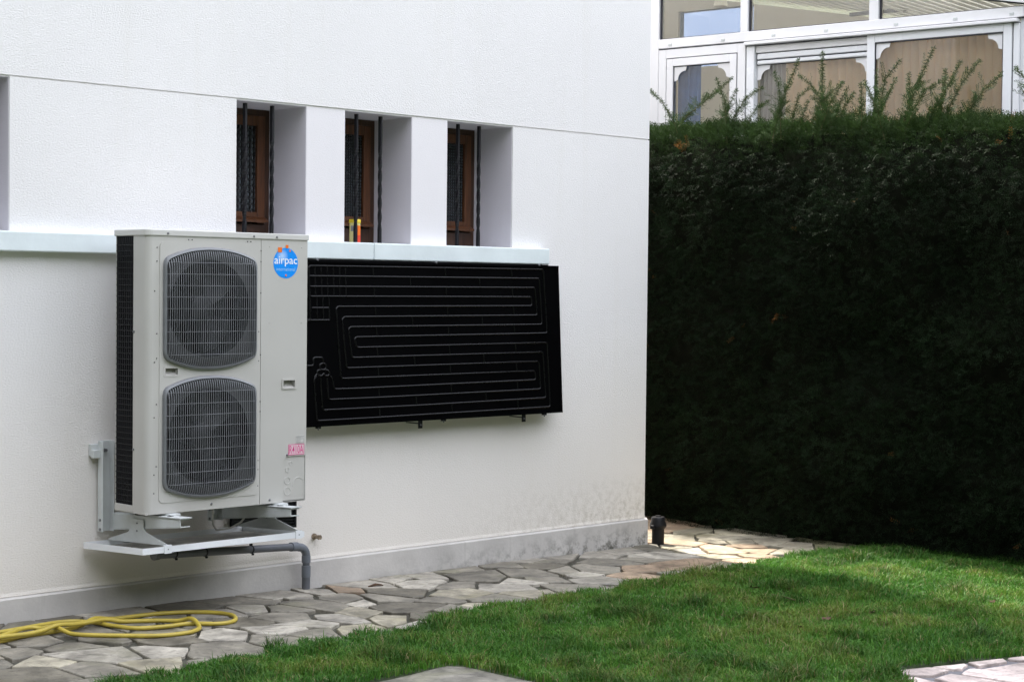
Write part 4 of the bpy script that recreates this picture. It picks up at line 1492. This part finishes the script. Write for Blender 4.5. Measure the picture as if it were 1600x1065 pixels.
# one hose: out along H1, bend off the frame, back along H2, the free end runs off to the left
bend = [(-5.25, -0.42), (-5.42, -0.55), (-5.38, -0.72), (-5.22, -0.66), (-5.05, -0.47)]
allp = H1 + bend + H2 + [(-5.3, -0.58), (-5.7, -0.62)]
hp = catmull(allp)
HR = 0.0104
base_h = [ground_z(p.x) + 0.011 + HR for p in hp]
hh = [0.0] * len(hp)
for i in range(len(hp)):
    for j in range(i - 14):
        d = (hp[i] - hp[j]).length
        if d < 0.085:
            wgt = 1 - max(0, d - 0.02) / 0.065
            hh[i] = max(hh[i], min(0.024, hh[j] + 0.024) * min(1, wgt) if hh[j] < 0.012 else 0.024 * min(1, wgt) * 1.6)
for _ in range(3):
    hh = [(hh[max(0, i - 1)] + hh[i] * 2 + hh[min(len(hh) - 1, i + 1)]) / 4 for i in range(len(hh))]
tag(MB().tube([(p.x, p.y, b + h) for p, b, h in zip(hp, base_h, hh)], HR, 12).build('garden_hose', M['hose'], smooth=True), 'yellow garden hose lying in loose loops on the stone path', 'hose')

# black vent pipe by the corner
vp = thing('vent_pipe', (0.085, -0.045, -0.09), 'short black capped pipe standing on the paving at the house corner', 'vent pipe')
MB().lathe((0.085, -0.045, -0.087), [(0.041, 0.0), (0.041, 0.125)], 24).build('pipe', M['pvc_dark'] if 'pvc_dark' in M else M['black_plastic'], vp, smooth=True)
MB().lathe((0.085, -0.045, 0.032), [(0.042, -0.01), (0.055, 0.008), (0.055, 0.02), (0.046, 0.045), (0.046, 0.062), (0.040, 0.070), (0.02, 0.071), (0.018, 0.078)], 24).build('cap', M['black_plastic'], vp, smooth=True)
MB().box(0.02, 0.035, -0.06, -0.03, 0.026, 0.05).build('cap_lug', M['black_plastic'], vp, bevel=0.004)

# fallen leaves and a twig
leafp = [(-0.93, -1.27, 'small brown leaf lying on the lawn near the path edge'), (-1.55, -2.55, 'curled brown leaf lying in the middle of the lawn'), (-1.83, -2.60, 'dark narrow leaf lying in the lawn left of a curled one'), (-1.20, -2.58, 'pale brown leaf in the lawn below the sunlit strip'), (-1.60, -3.33, 'brown leaf by the edge of the pink patio'), (-2.75, -2.63, 'dark leaf standing in the grass above the bottom edge'), (-0.42, -2.80, 'dry leaf in the sunlit grass at the right edge'), (-1.05, -1.72, 'tiny dark leaf in the lawn close to the stone path')]
for lx, ly, lab in leafp:
    L, Wd = random.uniform(0.014, 0.028), random.uniform(0.008, 0.014)
    an = random.uniform(0, 6.28)
    vs_, fs_ = [], []
    for i in range(6):
        f = i / 5
        wv = Wd * math.sin(math.pi * min(1, f * 0.92 + 0.06))
        for s in (-1, 0, 1):
            a, b = (f - 0.5) * 2 * L, s * wv
            x, y = lx + a * math.cos(an) - b * math.sin(an), ly + a * math.sin(an) + b * math.cos(an)
            vs_.append((x, y, float(lawn_z(lx, ly)) + 0.030 + 0.004 * s + 0.003 * math.sin(f * 9)))
    for i in range(5):
        for s in (0, 1):
            a = i * 3 + s
            fs_.append((a, a + 1, a + 4, a + 3))
    nv = len(vs_)
    vs_ += [(x, y, z - 0.001) for x, y, z in vs_]
    fs_ += [tuple(nv + q for q in reversed(f)) for f in fs_]
    tag(MB().add(vs_, fs_).build('fallen_leaf', M['leaf'], smooth=True), lab, 'leaf', 'fallen leaves on the lawn')
mb = MB()
mb.tube([(-2.54, -0.235, -0.045), (-2.50, -0.25, -0.036), (-2.45, -0.24, -0.042)], [0.004, 0.008, 0.003], 6)
mb.tube([(-2.50, -0.25, -0.036), (-2.47, -0.28, -0.040)], [0.006, 0.003], 6)
tag(mb.build('fallen_leaf', M['leaf']), 'curled brown leaf lying on the pale paving beside the plinth', 'leaf', 'fallen leaves on the path')
tag(MB().tube([(-1.18, -1.93, float(lawn_z(-1.18, -1.93)) + 0.035), (-1.20, -2.02, float(lawn_z(-1.2, -2.02)) + 0.038), (-1.24, -2.13, float(lawn_z(-1.24, -2.13)) + 0.036)], 0.003, 5).build('twig', M['twig']), 'thin dry twig lying on the lawn below the sunlit strip', 'twig')

# ================================================================== hedge
hedge = thing('yew_hedge', (1.35, -1.0, ground_z(1)), 'tall dark clipped yew hedge with loose shoots along its top', 'hedge')
HXF, HXB, HY0, HY1 = 0.93, 1.80, -6.5, 4.5


def hedge_top(y):
    return 2.70 + 0.034 * (np.clip(y, -4, 2) + 1.0)


def face_off(y, z):
    return (vnoise(y * 2.4, z * 2.4, seed=21) - 0.5) * 0.16 + (vnoise(y * 7, z * 7, seed=22) - 0.5) * 0.08


def top_off(x, y):
    return (vnoise(x * 3, y * 3, seed=23) - 0.5) * 0.08 + (vnoise(x * 9, y * 9, seed=24) - 0.5) * 0.05


# inner mass
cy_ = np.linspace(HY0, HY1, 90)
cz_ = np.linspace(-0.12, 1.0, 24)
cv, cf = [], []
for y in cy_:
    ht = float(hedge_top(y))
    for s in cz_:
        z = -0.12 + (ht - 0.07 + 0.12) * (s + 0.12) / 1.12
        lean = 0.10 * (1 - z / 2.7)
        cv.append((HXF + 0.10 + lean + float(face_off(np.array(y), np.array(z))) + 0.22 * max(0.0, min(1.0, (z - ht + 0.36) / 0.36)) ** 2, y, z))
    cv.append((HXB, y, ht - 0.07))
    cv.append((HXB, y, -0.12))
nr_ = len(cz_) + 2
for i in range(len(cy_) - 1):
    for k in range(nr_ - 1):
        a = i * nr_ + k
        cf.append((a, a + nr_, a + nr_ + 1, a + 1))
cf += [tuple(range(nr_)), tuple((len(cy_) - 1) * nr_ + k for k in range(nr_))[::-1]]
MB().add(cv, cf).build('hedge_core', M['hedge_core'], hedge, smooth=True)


def sprig_mesh(name, p, d, L, colr, nn=10, nl=0.021, nw=0.0021, up=None):
    """flat yew sprays: needles in two rows along a short axis; all arrays"""
    n = len(p)
    d = d / np.linalg.norm(d, axis=1, keepdims=True)
    ref = rng.normal(size=(n, 3))
    s = np.cross(d, ref)
    s /= np.linalg.norm(s, axis=1, keepdims=True) + 1e-9
    nrm = np.cross(s, d)
    V_ = np.zeros((n, nn, 4, 3))
    for k in range(nn):
        f = (k // 2) / max(1, nn // 2 - 1)
        side = 1 if k % 2 else -1
        bpos = p + d * (L * (0.15 + 0.85 * f))[:, None]
        nd = d * 0.55 + s * side * (0.85 - 0.5 * f) + nrm * rng.normal(0, 0.25, (n, 1))
        nd /= np.linalg.norm(nd, axis=1, keepdims=True)
        ll = (nl * rng.uniform(0.75, 1.2, n))[:, None]
        wv = np.cross(nd, nrm)
        wv = wv / (np.linalg.norm(wv, axis=1, keepdims=True) + 1e-9) * nw
        V_[:, k, 0] = bpos - wv * 0.5
        V_[:, k, 1] = bpos + nd * ll * 0.5 - wv
        V_[:, k, 2] = bpos + nd * ll
        V_[:, k, 3] = bpos + nd * ll * 0.5 + wv
    cv_ = np.repeat(colr, nn * 4, 0) * rng.uniform(0.85, 1.15, (n * nn, 1)).repeat(4, 0)
    return fast_mesh(name, V_.reshape(-1, 3), np.arange(n * nn * 4), np.full(n * nn, 4), cv_)


def hedge_points(n, y0, y1):
    y = rng.uniform(y0, y1, n)
    z = -0.10 + (hedge_top(y) + 0.08) * rng.random(n)
    holes = vnoise(y * 4.5, z * 4.5, seed=31)
    k = holes > 0.13
    y, z = y[k], z[k]
    n = len(y)
    depth = rng.exponential(0.035, n).clip(0, 0.13) - 0.03
    lean = 0.10 * (1 - z / 2.7)
    x = HXF + lean + face_off(y, z) + depth + 0.22 * np.clip((z - hedge_top(y) + 0.32) / 0.32, 0, 1) ** 2
    p = np.stack([x, y, z], 1)
    d = np.stack([-0.75 + rng.normal(0, 0.35, n), rng.normal(0, 0.55, n), -0.12 + rng.normal(0, 0.45, n)], 1)
    return p, d, depth


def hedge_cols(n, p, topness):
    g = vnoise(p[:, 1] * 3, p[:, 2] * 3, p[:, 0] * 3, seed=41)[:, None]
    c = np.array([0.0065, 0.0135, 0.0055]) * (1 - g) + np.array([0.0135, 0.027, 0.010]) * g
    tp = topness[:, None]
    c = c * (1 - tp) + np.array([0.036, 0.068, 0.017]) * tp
    br_ = rng.random(n) < 0.0015
    c[br_] = np.array([0.16, 0.075, 0.022])
    return c * rng.uniform(0.8, 1.2, (n, 1))


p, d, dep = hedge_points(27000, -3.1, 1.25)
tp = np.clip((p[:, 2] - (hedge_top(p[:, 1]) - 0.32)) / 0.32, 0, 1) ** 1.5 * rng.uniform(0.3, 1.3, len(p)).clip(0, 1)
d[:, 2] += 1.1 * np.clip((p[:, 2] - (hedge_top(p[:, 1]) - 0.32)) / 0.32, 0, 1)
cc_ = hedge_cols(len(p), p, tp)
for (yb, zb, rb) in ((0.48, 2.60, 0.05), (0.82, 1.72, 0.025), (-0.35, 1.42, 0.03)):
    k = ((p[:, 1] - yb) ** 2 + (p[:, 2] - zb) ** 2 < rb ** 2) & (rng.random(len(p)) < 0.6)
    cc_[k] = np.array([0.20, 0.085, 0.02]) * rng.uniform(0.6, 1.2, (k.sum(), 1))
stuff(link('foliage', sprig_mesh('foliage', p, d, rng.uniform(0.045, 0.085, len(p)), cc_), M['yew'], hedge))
# top of the hedge
n = 11000
y = rng.uniform(-3.1, 1.6, n)
x = rng.uniform(HXF + 0.10, HXB, n)
z = hedge_top(y) + top_off(x, y) - rng.exponential(0.03, n).clip(0, 0.1)
z -= 0.12 * np.clip(1 - (x - HXF - 0.10) / 0.2, 0, 1) ** 2
p = np.stack([x, y, z], 1)
d = np.stack([rng.normal(-0.2, 0.5, n), rng.normal(0, 0.5, n), 0.75 + rng.normal(0, 0.3, n)], 1)
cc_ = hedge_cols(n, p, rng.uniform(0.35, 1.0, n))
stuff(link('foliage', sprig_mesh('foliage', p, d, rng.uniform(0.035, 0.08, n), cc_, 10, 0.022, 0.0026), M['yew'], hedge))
# thinner foliage where the hedge runs on out of view
for ya, yb, n in ((-6.5, -3.1, 3500), (1.25, 4.5, 3500)):
    p, d, dep = hedge_points(n, ya, yb)
    stuff(link('foliage', sprig_mesh('foliage', p, d, rng.uniform(0.07, 0.12, len(p)), hedge_cols(len(p), p, np.zeros(len(p))), 8, 0.045, 0.005), M['yew'], hedge))

SHOOTS = [[(1.047, 0.692, 2.806), (1.047, 0.795, 2.942), (1.047, 0.916, 3.04)], [(1.132, 0.666, 2.82), (1.132, 0.363, 3.001), (1.132, 0.234, 3.077)], [(1.084, 0.239, 2.791), (1.084, 0.253, 2.922), (1.084, 0.324, 3.075)], [(1.149, 0.281, 2.866), (1.149, 0.203, 2.993)], [(1.155, 0.211, 2.821), (1.155, 0.122, 2.936), (1.155, -0.022, 2.997)], [(0.998, -0.277, 2.77), (0.998, -0.349, 2.947), (0.998, -0.446, 3.136)], [(0.984, -0.309, 2.793), (0.984, -0.295, 2.975), (0.984, -0.256, 3.06)], [(1.214, -0.49, 2.799), (1.214, -0.482, 3.202)], [(1.053, -0.6, 2.861), (1.053, -0.504, 2.974), (1.053, -0.413, 3.041)], [(1.046, -0.62, 2.859), (1.046, -0.686, 2.914), (1.046, -0.762, 2.963)], [(1.259, 0.167, 2.799), (1.259, 0.106, 2.876), (1.259, 0.006, 2.915)], [(1.112, -1.006, 2.75), (1.112, -1.056, 2.972), (1.112, -1.161, 3.079)], [(1.214, -0.917, 2.764), (1.214, -0.921, 3.042)], [(1.113, -1.228, 2.765), (1.113, -1.329, 2.983), (1.113, -1.415, 3.139)], [(1.159, -1.218, 2.761), (1.159, -1.204, 2.997)], [(1.022, -1.335, 2.751), (1.022, -1.413, 2.863), (1.022, -1.565, 2.932)], [(1.158, -1.386, 2.75), (1.158, -1.5, 2.901), (1.158, -1.584, 3.044)], [(1.223, -1.462, 2.759), (1.223, -1.552, 2.911), (1.223, -1.673, 3.047)], [(1.126, -1.674, 2.737), (1.126, -1.775, 2.854), (1.126, -1.889, 2.94)], [(1.188, -2.047, 2.879), (1.188, -2.012, 2.913), (1.188, -1.954, 2.98)], [(1.168, -2.061, 2.778), (1.168, -2.025, 2.82), (1.168, -1.994, 2.865)], [(0.998, -0.701, 2.816), (0.998, -0.8, 2.956)], [(1.192, -0.635, 2.836), (1.192, -0.705, 2.946)], [(1.146, -0.72, 2.826), (1.146, -0.79, 2.902)], [(1.064, -0.908, 2.807), (1.064, -0.905, 2.945)], [(0.989, -1.089, 2.736), (0.989, -0.986, 2.949)], [(1.222, -0.941, 2.763), (1.222, -1.06, 2.981)], [(1.112, -0.326, 2.785), (1.112, -0.366, 2.912), (1.112, -0.44, 2.95)], [(1.181, -0.355, 2.788), (1.181, -0.391, 2.873)], [(1.226, -1.404, 2.767), (1.226, -1.436, 3.01)]]
for si, s in enumerate(SHOOTS):
    a0 = Vector(s[0])
    dn = (Vector(s[0]) - Vector(s[1])).normalized()
    pts = [a0 + dn * 0.12 + Vector((0, 0, -0.06))] + [Vector(q) for q in s]
    # resample
    full = [pts[0]]
    for i in range(len(pts) - 1):
        nseg = max(2, int((pts[i + 1] - pts[i]).length / 0.02))
        for k in range(1, nseg + 1):
            full.append(pts[i].lerp(pts[i + 1], k / nseg))
    st_ = MB().tube(full, [0.0032 - 0.0018 * i / len(full) for i in range(len(full))], 5)
    so = st_.build('shoot', M['twig'], hedge)
    P_ = np.array([tuple(q) for q in full])
    tdir = np.gradient(P_, axis=0)
    tdir /= np.linalg.norm(tdir, axis=1, keepdims=True)
    rep = 12
    p = np.repeat(P_, rep, 0) + rng.normal(0, 0.004, (len(P_) * rep, 3))
    tt = np.repeat(tdir, rep, 0)
    rad = rng.normal(size=p.shape)
    rad -= tt * (rad * tt).sum(1, keepdims=True)
    rad /= np.linalg.norm(rad, axis=1, keepdims=True)
    d = tt * 0.8 + rad * 0.8
    gcol = np.array([0.042, 0.074, 0.021]) * rng.uniform(0.6, 1.3, (len(p), 1))
    low = np.linspace(0, 1, len(p))
    Ls = 0.006 + 0.03 * (rng.random(len(p)) < 0.25 * (1 - low))
    stuff(link('needles', sprig_mesh('needles', p, d, Ls, gcol, 2, 0.021, 0.0020), M['yew'], so))
    # side sprays near the foot of the shoot
    nsd = max(9, int(len(full) * 1.5))
    idx = np.minimum(rng.integers(1, max(3, int(len(full) * 0.8)), nsd), rng.integers(1, max(3, int(len(full) * 0.8)), nsd))
    p = P_[idx]
    sd = rng.normal(size=(nsd, 3)) * np.array([0.7, 1, 0.5]) + tdir[idx] * 0.9 + np.array([0, 0, 0.3])
    stuff(link('side_spray', sprig_mesh('side_spray', p, sd, rng.uniform(0.05, 0.11, nsd), np.tile(np.array([0.038, 0.070, 0.020]), (nsd, 1)), 22, 0.019, 0.0020), M['yew'], so))

# ================================================================== conservatory behind the hedge
P0 = (2.318, 0.224)
CD, CN = (-0.131, 0.991), (0.991, 0.131)


def CT(u, n, z):
    return (P0[0] + CD[0] * u + CN[0] * n, P0[1] + CD[1] * u + CN[1] * n, z)


cons = thing('conservatory', CT(0, 1.2, 0.0), 'white framed glazed conservatory standing behind the hedge', 'conservatory')


def cb(name, u0, u1, n0, n1, z0, z1, mat='upvc', parent=None, bevel=0.004):
    return MB().box(min(u0, u1), max(u0, u1), n0, n1, z0, z1, T=CT).build(name, M[mat], parent or cons, bevel=bevel, seg=1)


def ringframe(name, u0, u1, z0, z1, w, n0, n1, parent, mat='upvc'):
    mb = MB()
    mb.box(u0, u0 + w, n0, n1, z0, z1, T=CT).box(u1 - w, u1, n0, n1, z0, z1, T=CT)
    mb.box(u0 + w, u1 - w, n0, n1, z1 - w, z1, T=CT).box(u0 + w, u1 - w, n0, n1, z0, z0 + w, T=CT)
    return mb.build(name, M[mat], parent, bevel=0.003, seg=1)


FZ = 2.0
cb('base_wall', -2.6, 4.2, 0.0, 0.2, -0.2, FZ, 'stucco', bevel=0)
cb('post', 1.555, 1.665, 0.0, 0.08, FZ, 4.3)
cb('downpipe', 1.672, 1.72, -0.02, 0.03, FZ, 3.87, 'alu', bevel=0.012)
cb('front_wall', 1.72, 4.2, 0.03, 0.2, FZ, 4.9, 'stucco', bevel=0)
cb('transom', -1.49, 1.555, -0.006, 0.08, 3.518, 3.592)
cb('transom_groove', -1.49, 1.60, 0.004, 0.02, 3.510, 3.5175, 'gasket', bevel=0)
cb('mullion', 0.733, 0.802, 0.0, 0.08, 3.592, 4.2)
cb('mullion', -0.374, -0.297, 0.0, 0.08, 3.592, 4.0)
# left casement window
f1 = ringframe('window_frame', 0.752, 1.552, FZ + 0.05, 3.508, 0.070, 0.0, 0.07, cons)
ringframe('gasket', 0.822, 1.482, FZ + 0.12, 3.438, 0.006, 0.004, 0.02, f1, 'gasket')
s1 = ringframe('sash', 0.829, 1.475 + 0.0, FZ + 0.127, 3.431, 0.060, -0.004, 0.05, cons)
ringframe('gasket', 0.889, 1.415 + 0.0, FZ + 0.187, 3.371, 0.006, 0.006, 0.02, s1, 'gasket')
MB().box(0.895, 1.409, 0.022, 0.03, FZ + 0.193, 3.365, T=CT).build('pane', M['clear'], s1)
# sliding part: rail, posts, shutter
cb('head_rail', -1.452, 0.748, -0.035, 0.03, 3.484, 3.509)
cb('head_rail', -1.452, 0.748, 0.012, 0.03, 3.478, 3.4838, 'gasket', bevel=0)
cb('sliding_post', 0.672, 0.742, 0.0, 0.07, FZ, 3.478, 'alu')
cb('post_groove', 0.7422, 0.7515, 0.012, 0.03, FZ, 3.478, 'gasket', bevel=0)
cb('shutter_board', -0.284, 0.671, 0.02, 0.06, 3.424, 3.477)
for z0, z1 in ((3.374, 3.416), (3.334, 3.364)):
    cb('shutter_slat', -0.284, 0.660, 0.022, 0.04, z0, z1, 'alu', bevel=0.006)
cb('shutter_guide', -0.284, 0.672, 0.045, 0.055, 3.33, 3.423, 'gasket', bevel=0)
MB().box(-0.284, 0.668, 0.058, 0.064, FZ + 0.05, 3.345, T=CT).build('pane', M['clear'], cons)
s3 = MB()
s3.box(-0.350, -0.286, -0.004, 0.05, FZ + 0.05, 3.482, T=CT)
s3.box(-1.403, -1.339, -0.004, 0.05, FZ + 0.05, 3.482, T=CT)
s3.box(-1.339, -0.350, -0.004, 0.05, 3.425, 3.482, T=CT).box(-1.339, -0.350, -0.004, 0.05, FZ + 0.05, FZ + 0.12, T=CT)
s3 = s3.build('sash', M['alu'], cons, bevel=0.003, seg=1)
g3 = MB()
g3.box(-0.356, -0.3505, 0.0, 0.02, FZ + 0.12, 3.4245, T=CT).box(-1.3385, -1.333, 0.0, 0.02, FZ + 0.12, 3.4245, T=CT).box(-1.333, -0.356, 0.0, 0.02, 3.4165, 3.4245, T=CT)
g3.build('gasket', M['gasket'], s3)
MB().box(-1.333, -0.356, 0.020, 0.026, FZ + 0.12, 3.4165, T=CT).build('pane', M['clear'], s3)
cb('sliding_post', -1.458, -1.412, 0.0, 0.07, FZ, 3.478, 'alu')
cb('post_groove', -1.411, -1.404, 0.014, 0.03, FZ, 3.478, 'gasket', bevel=0)
cb('post_groove', -1.486, -1.459, 0.02, 0.05, FZ, 3.509, 'alu', bevel=0)
cb('post', -1.80, -1.487, 0.0, 0.1, FZ, 3.62)
cb('front_wall', -2.6, -1.80, 0.03, 0.2, FZ, 3.42, 'stucco', bevel=0)
# upper panes
for u0, u1, zt in ((0.802, 1.555, 4.25), (-0.297, 0.733, 4.05), (-1.487, -0.374, 3.9)):
    MB().box(u0 + 0.002, u1 - 0.002, 0.035, 0.042, 3.594, zt, T=CT).build('pane', M['clear'], cons)
    gk = MB().box(u0, u1, 0.02, 0.034, 3.5925, 3.600, T=CT).box(u1 - 0.014, u1, 0.02, 0.034, 3.60, zt, T=CT)
    gk.build('gasket', M['gasket'], cons)


def roof_z(u):
    return 3.615 + 0.19 * (u + 1.47)


raf = MB()
raf.prism([(-2.7, roof_z(-2.7)), (4.2, roof_z(4.2)), (4.2, roof_z(4.2) + 0.11), (-2.7, roof_z(-2.7) + 0.11)], -0.03, 0.09, T=lambda a, b, c: CT(a, c, b))
raf.build('rafter', M['upvc'], cons)
raf = MB().prism([(-1.487, roof_z(-1.487) - 0.008), (1.555, roof_z(1.555) - 0.008), (1.555, roof_z(1.555) - 0.0005), (-1.487, roof_z(-1.487) - 0.0005)], 0.0, 0.034, T=lambda a, b, c: CT(a, c, b))
raf.build('gasket', M['gasket'], cons)
rs = MB().prism([(-2.7, roof_z(-2.7) + 0.02), (4.2, roof_z(4.2) + 0.02), (4.2, roof_z(4.2) + 0.04), (-2.7, roof_z(-2.7) + 0.04)], 0.09, 3.3, T=lambda a, b, c: CT(a, c, b))
rs.build('roof_sheet', M['milky'], cons)
for k in range(42):
    u = -2.4 + k * 0.155
    MB().prism([(u, roof_z(u) + 0.004), (u + 0.022, roof_z(u) + 0.004), (u + 0.022, roof_z(u + .02) + 0.0195), (u, roof_z(u) + 0.0195)], 0.10, 3.25, T=lambda a, b, c: CT(a, c, b)).build('roof_batten', M['milky'], cons)
# room behind the glass
cb('floor', -2.6, 4.2, 0.2, 3.3, FZ - 0.75, FZ - 0.7, 'room', bevel=0)
bw = plate_with_holes([(-2.6, FZ - 0.7), (4.2, FZ - 0.7), (4.2, 4.65), (-2.6, 3.37)], [rect(2.15, 2.98, 3.72, 4.26)], 0.0, 0.1)
for v_ in bw.vertices:
    v_.co = Vector(CT(v_.co.x, 2.5 + v_.co.y, v_.co.z))
link('back_wall', bw, M['room'], cons)
MB().box(2.15, 2.98, 2.53, 2.536, 3.72, 4.26, T=CT).build('pane', M['tinted'], cons)
cb('back_rail', 2.05, 3.3, 2.42, 2.46, 3.86, 3.90, 'beam', bevel=0)
cb('side_wall', -2.6, -2.5, 0.2, 2.5, FZ - 0.7, 3.38, 'room', bevel=0)
cb('side_wall', 4.1, 4.2, 0.2, 2.5, FZ - 0.7, 4.6, 'room', bevel=0)
for u0, u1, n, z in ((0.75, 1.2, 1.9, 4.17), (0.2, 0.55, 2.0, 3.98)):
    cb('lighting_track', u0, u1 + .35, n, n + 0.03, z, z + 0.03, 'beam', bevel=0)
# scalloped corner plates in the lower panes
def scallop(uc, zc, sgn, n=0.012, a=0.115, parent=None):
    pts = [(0, 0), (a, 0), (a - 0.010, -0.034)]
    cx, cz2, rr = a - 0.012, -a + 0.012, 0.070
    for k in range(9):
        an = R(90 + 90 * k / 8)
        pts.append((cx + rr * math.cos(an), cz2 + rr * math.sin(an)))
    pts += [(0.022, -a + 0.008), (0, -a)]
    MB().prism([(uc + sgn * x, zc + z) for x, z in pts], n, n + 0.006, T=lambda a_, b_, c_: CT(a_, c_, b_)).build('corner_plate', M['upvc'], parent or cons)


scallop(1.409, 3.366, -1, parent=s1)
scallop(0.895, 3.366, 1, parent=s1)
scallop(0.668, 3.329, -1, 0.046)
scallop(-0.284, 3.329, 1, 0.046)
scallop(-0.356, 3.416, -1, 0.010, parent=s3)
scallop(-1.333, 3.416, 1, 0.010, parent=s3)
# little drain caps along the transom
for u in (1.44, 0.95, 0.50, 0.05, -0.52, -0.98, -1.40):
    cb('drain_cap', u - 0.016, u + 0.016, -0.012, -0.0065, 3.535, 3.553, 'galv', bevel=0.002)


def blind(name, u0, u1, step, label, z1, n, mats, group=None):
    t_ = thing(name, CT((u0 + u1) / 2, n, FZ), label, 'blind', group)
    k = 0
    u = u0
    while u + step * 0.5 < u1:
        tl = 0.012
        mb = MB()
        sv, sf = [], []
        for q in range(7):
            f = q / 6
            bow = -0.022 * math.sin(math.pi * f) + tl * f
            for th in (0.0, 0.0015):
                for z in (FZ + 0.1, z1):
                    sv.append(CT(u + step * 1.10 * f, n + bow + th, z))
        for q in range(6):
            a = q * 4
            sf += [(a, a + 4, a + 5, a + 1), (a + 2, a + 3, a + 7, a + 6), (a + 1, a + 5, a + 7, a + 3), (a, a + 2, a + 6, a + 4)]
        sf += [(0, 1, 3, 2), (24, 26, 27, 25)]
        mb.add(sv, sf)
        mb.build('slat', M[mats(k)], t_, smooth=True)
        u += step
        k += 1
    MB().box(u0 - 0.02, u1 + 0.02, n - 0.005, n + 0.03, z1 + 0.0, z1 + 0.035, T=CT).build('head_track', M['upvc'], t_)


blind('vertical_blind', -1.40, -0.32, 0.0635, 'beige vertical blind behind the right sliding pane of the conservatory', 3.47, 0.13, lambda k: 'blind')
blind('vertical_blind', -0.30, 0.46, 0.0635, 'beige vertical blind behind the shuttered middle pane of the conservatory', 3.42, 0.13, lambda k: 'blind')
blind('vertical_blind', 0.47, 0.70, 0.038, 'dull grey bunched blind slats at the left of the middle pane', 3.42, 0.135, lambda k: 'blind_grey')
# blue curtain
cu_v, cu_f = [], []
nc = 36
for i in range(nc + 1):
    u = 1.245 + 0.20 * i / nc
    n_ = 0.14 + 0.016 * math.sin(i * 1.35) + 0.006 * math.sin(i * 0.6)
    for th in (0.0, 0.003):
        for z in (FZ + 0.1, 3.46):
            cu_v.append(CT(u, n_ + th, z))
for i in range(nc):
    a = i * 4
    cu_f += [(a, a + 4, a + 5, a + 1), (a + 2, a + 3, a + 7, a + 6), (a + 1, a + 5, a + 7, a + 3), (a, a + 2, a + 6, a + 4)]
tag(MB().add(cu_v, cu_f).build('curtain', M['curtain'], smooth=True), 'blue curtain hanging inside the left conservatory window', 'curtain')
# pale spot lamp under the conservatory roof
sp = thing('spot_lamp', CT(1.42, 0.9, 3.9), 'cream cone shaped spot lamp hanging inside the upper left pane', 'lamp')
c0 = CT(1.50, 0.85, 0)
MB().lathe((c0[0], c0[1], 3.965), [(0.062, 0.0), (0.030, 0.13), (0.012, 0.16)], 20).build('lamp_shade', M['lampw'], sp, smooth=True)
MB().tube([(c0[0], c0[1], 4.12), (c0[0], c0[1], 4.30)], 0.008, 8).build('lamp_stem', M['beam'], sp, smooth=True)

# ================================================================== unseen tree belt added behind and left of camera to shade low sky
line = [(24, -21), (12, -23), (0, -22.5), (-10, -23), (-17, -21), (-20, -15), (-20.5, -7), (-20, 2), (-20.5, 12)]
seg = []
for i in range(len(line) - 1):
    for k in range(8):
        f = k / 8
        seg.append((line[i][0] + (line[i + 1][0] - line[i][0]) * f, line[i][1] + (line[i + 1][1] - line[i][1]) * f))
seg = np.array(seg)
out_n = np.stack([-6.0 - seg[:, 0], -3.0 - seg[:, 1]], 1)
out_n /= np.linalg.norm(out_n, axis=1, keepdims=True)
tv, tf = [], []
nz_ = 16
for i in range(len(seg)):
    ht = (9.6 if seg[i, 0] > -18 else 14.0) + 2.6 * float(vnoise(np.array(i * 0.45), np.array(0.0), seed=61))
    for k in range(nz_):
        z = -0.3 + (ht + 0.3) * k / (nz_ - 1)
        dsp = 2.2 * float(vnoise(np.array(i * 0.6), np.array(z * 0.5), seed=62)) - 1.6 * (k / (nz_ - 1)) ** 2
        tv.append((seg[i, 0] + out_n[i, 0] * dsp, seg[i, 1] + out_n[i, 1] * dsp, z))
for i in range(len(seg) - 1):
    for k in range(nz_ - 1):
        a = i * nz_ + k
        tf.append((a, a + nz_, a + nz_ + 1, a + 1))
nt_ = 9000
ii = rng.integers(0, len(tv), nt_)
ctr_ = np.array(tv)[ii] + rng.normal(0, 0.45, (nt_, 3))
ctr_[:, 2] = np.clip(ctr_[:, 2], 0.1, None)
e1 = rng.normal(size=(nt_, 3))
e1 /= np.linalg.norm(e1, axis=1, keepdims=True)
e2 = np.cross(e1, rng.normal(size=(nt_, 3)))
e2 /= np.linalg.norm(e2, axis=1, keepdims=True)
q4 = np.stack([ctr_ - e1 * .28, ctr_ + e2 * .14, ctr_ + e1 * .28, ctr_ - e2 * .14], 1).reshape(-1, 3)
tvv = np.concatenate([np.array(tv), q4])
lps = np.concatenate([np.array(tf).ravel(), len(tv) + np.arange(nt_ * 4)])
tcol = np.array([0.020, 0.032, 0.014]) * rng.uniform(0.6, 1.5, (len(tvv), 1))
sky_shade_o = stuff(link('sky_shade_trees', fast_mesh('sky_shade_trees', tvv, lps, np.full(len(tf) + nt_, 4), tcol), M['yew']))
sky_shade_o['label'] = 'unseen belt of tall dark trees added to shade the low sky'
sky_shade_o['category'] = 'trees'
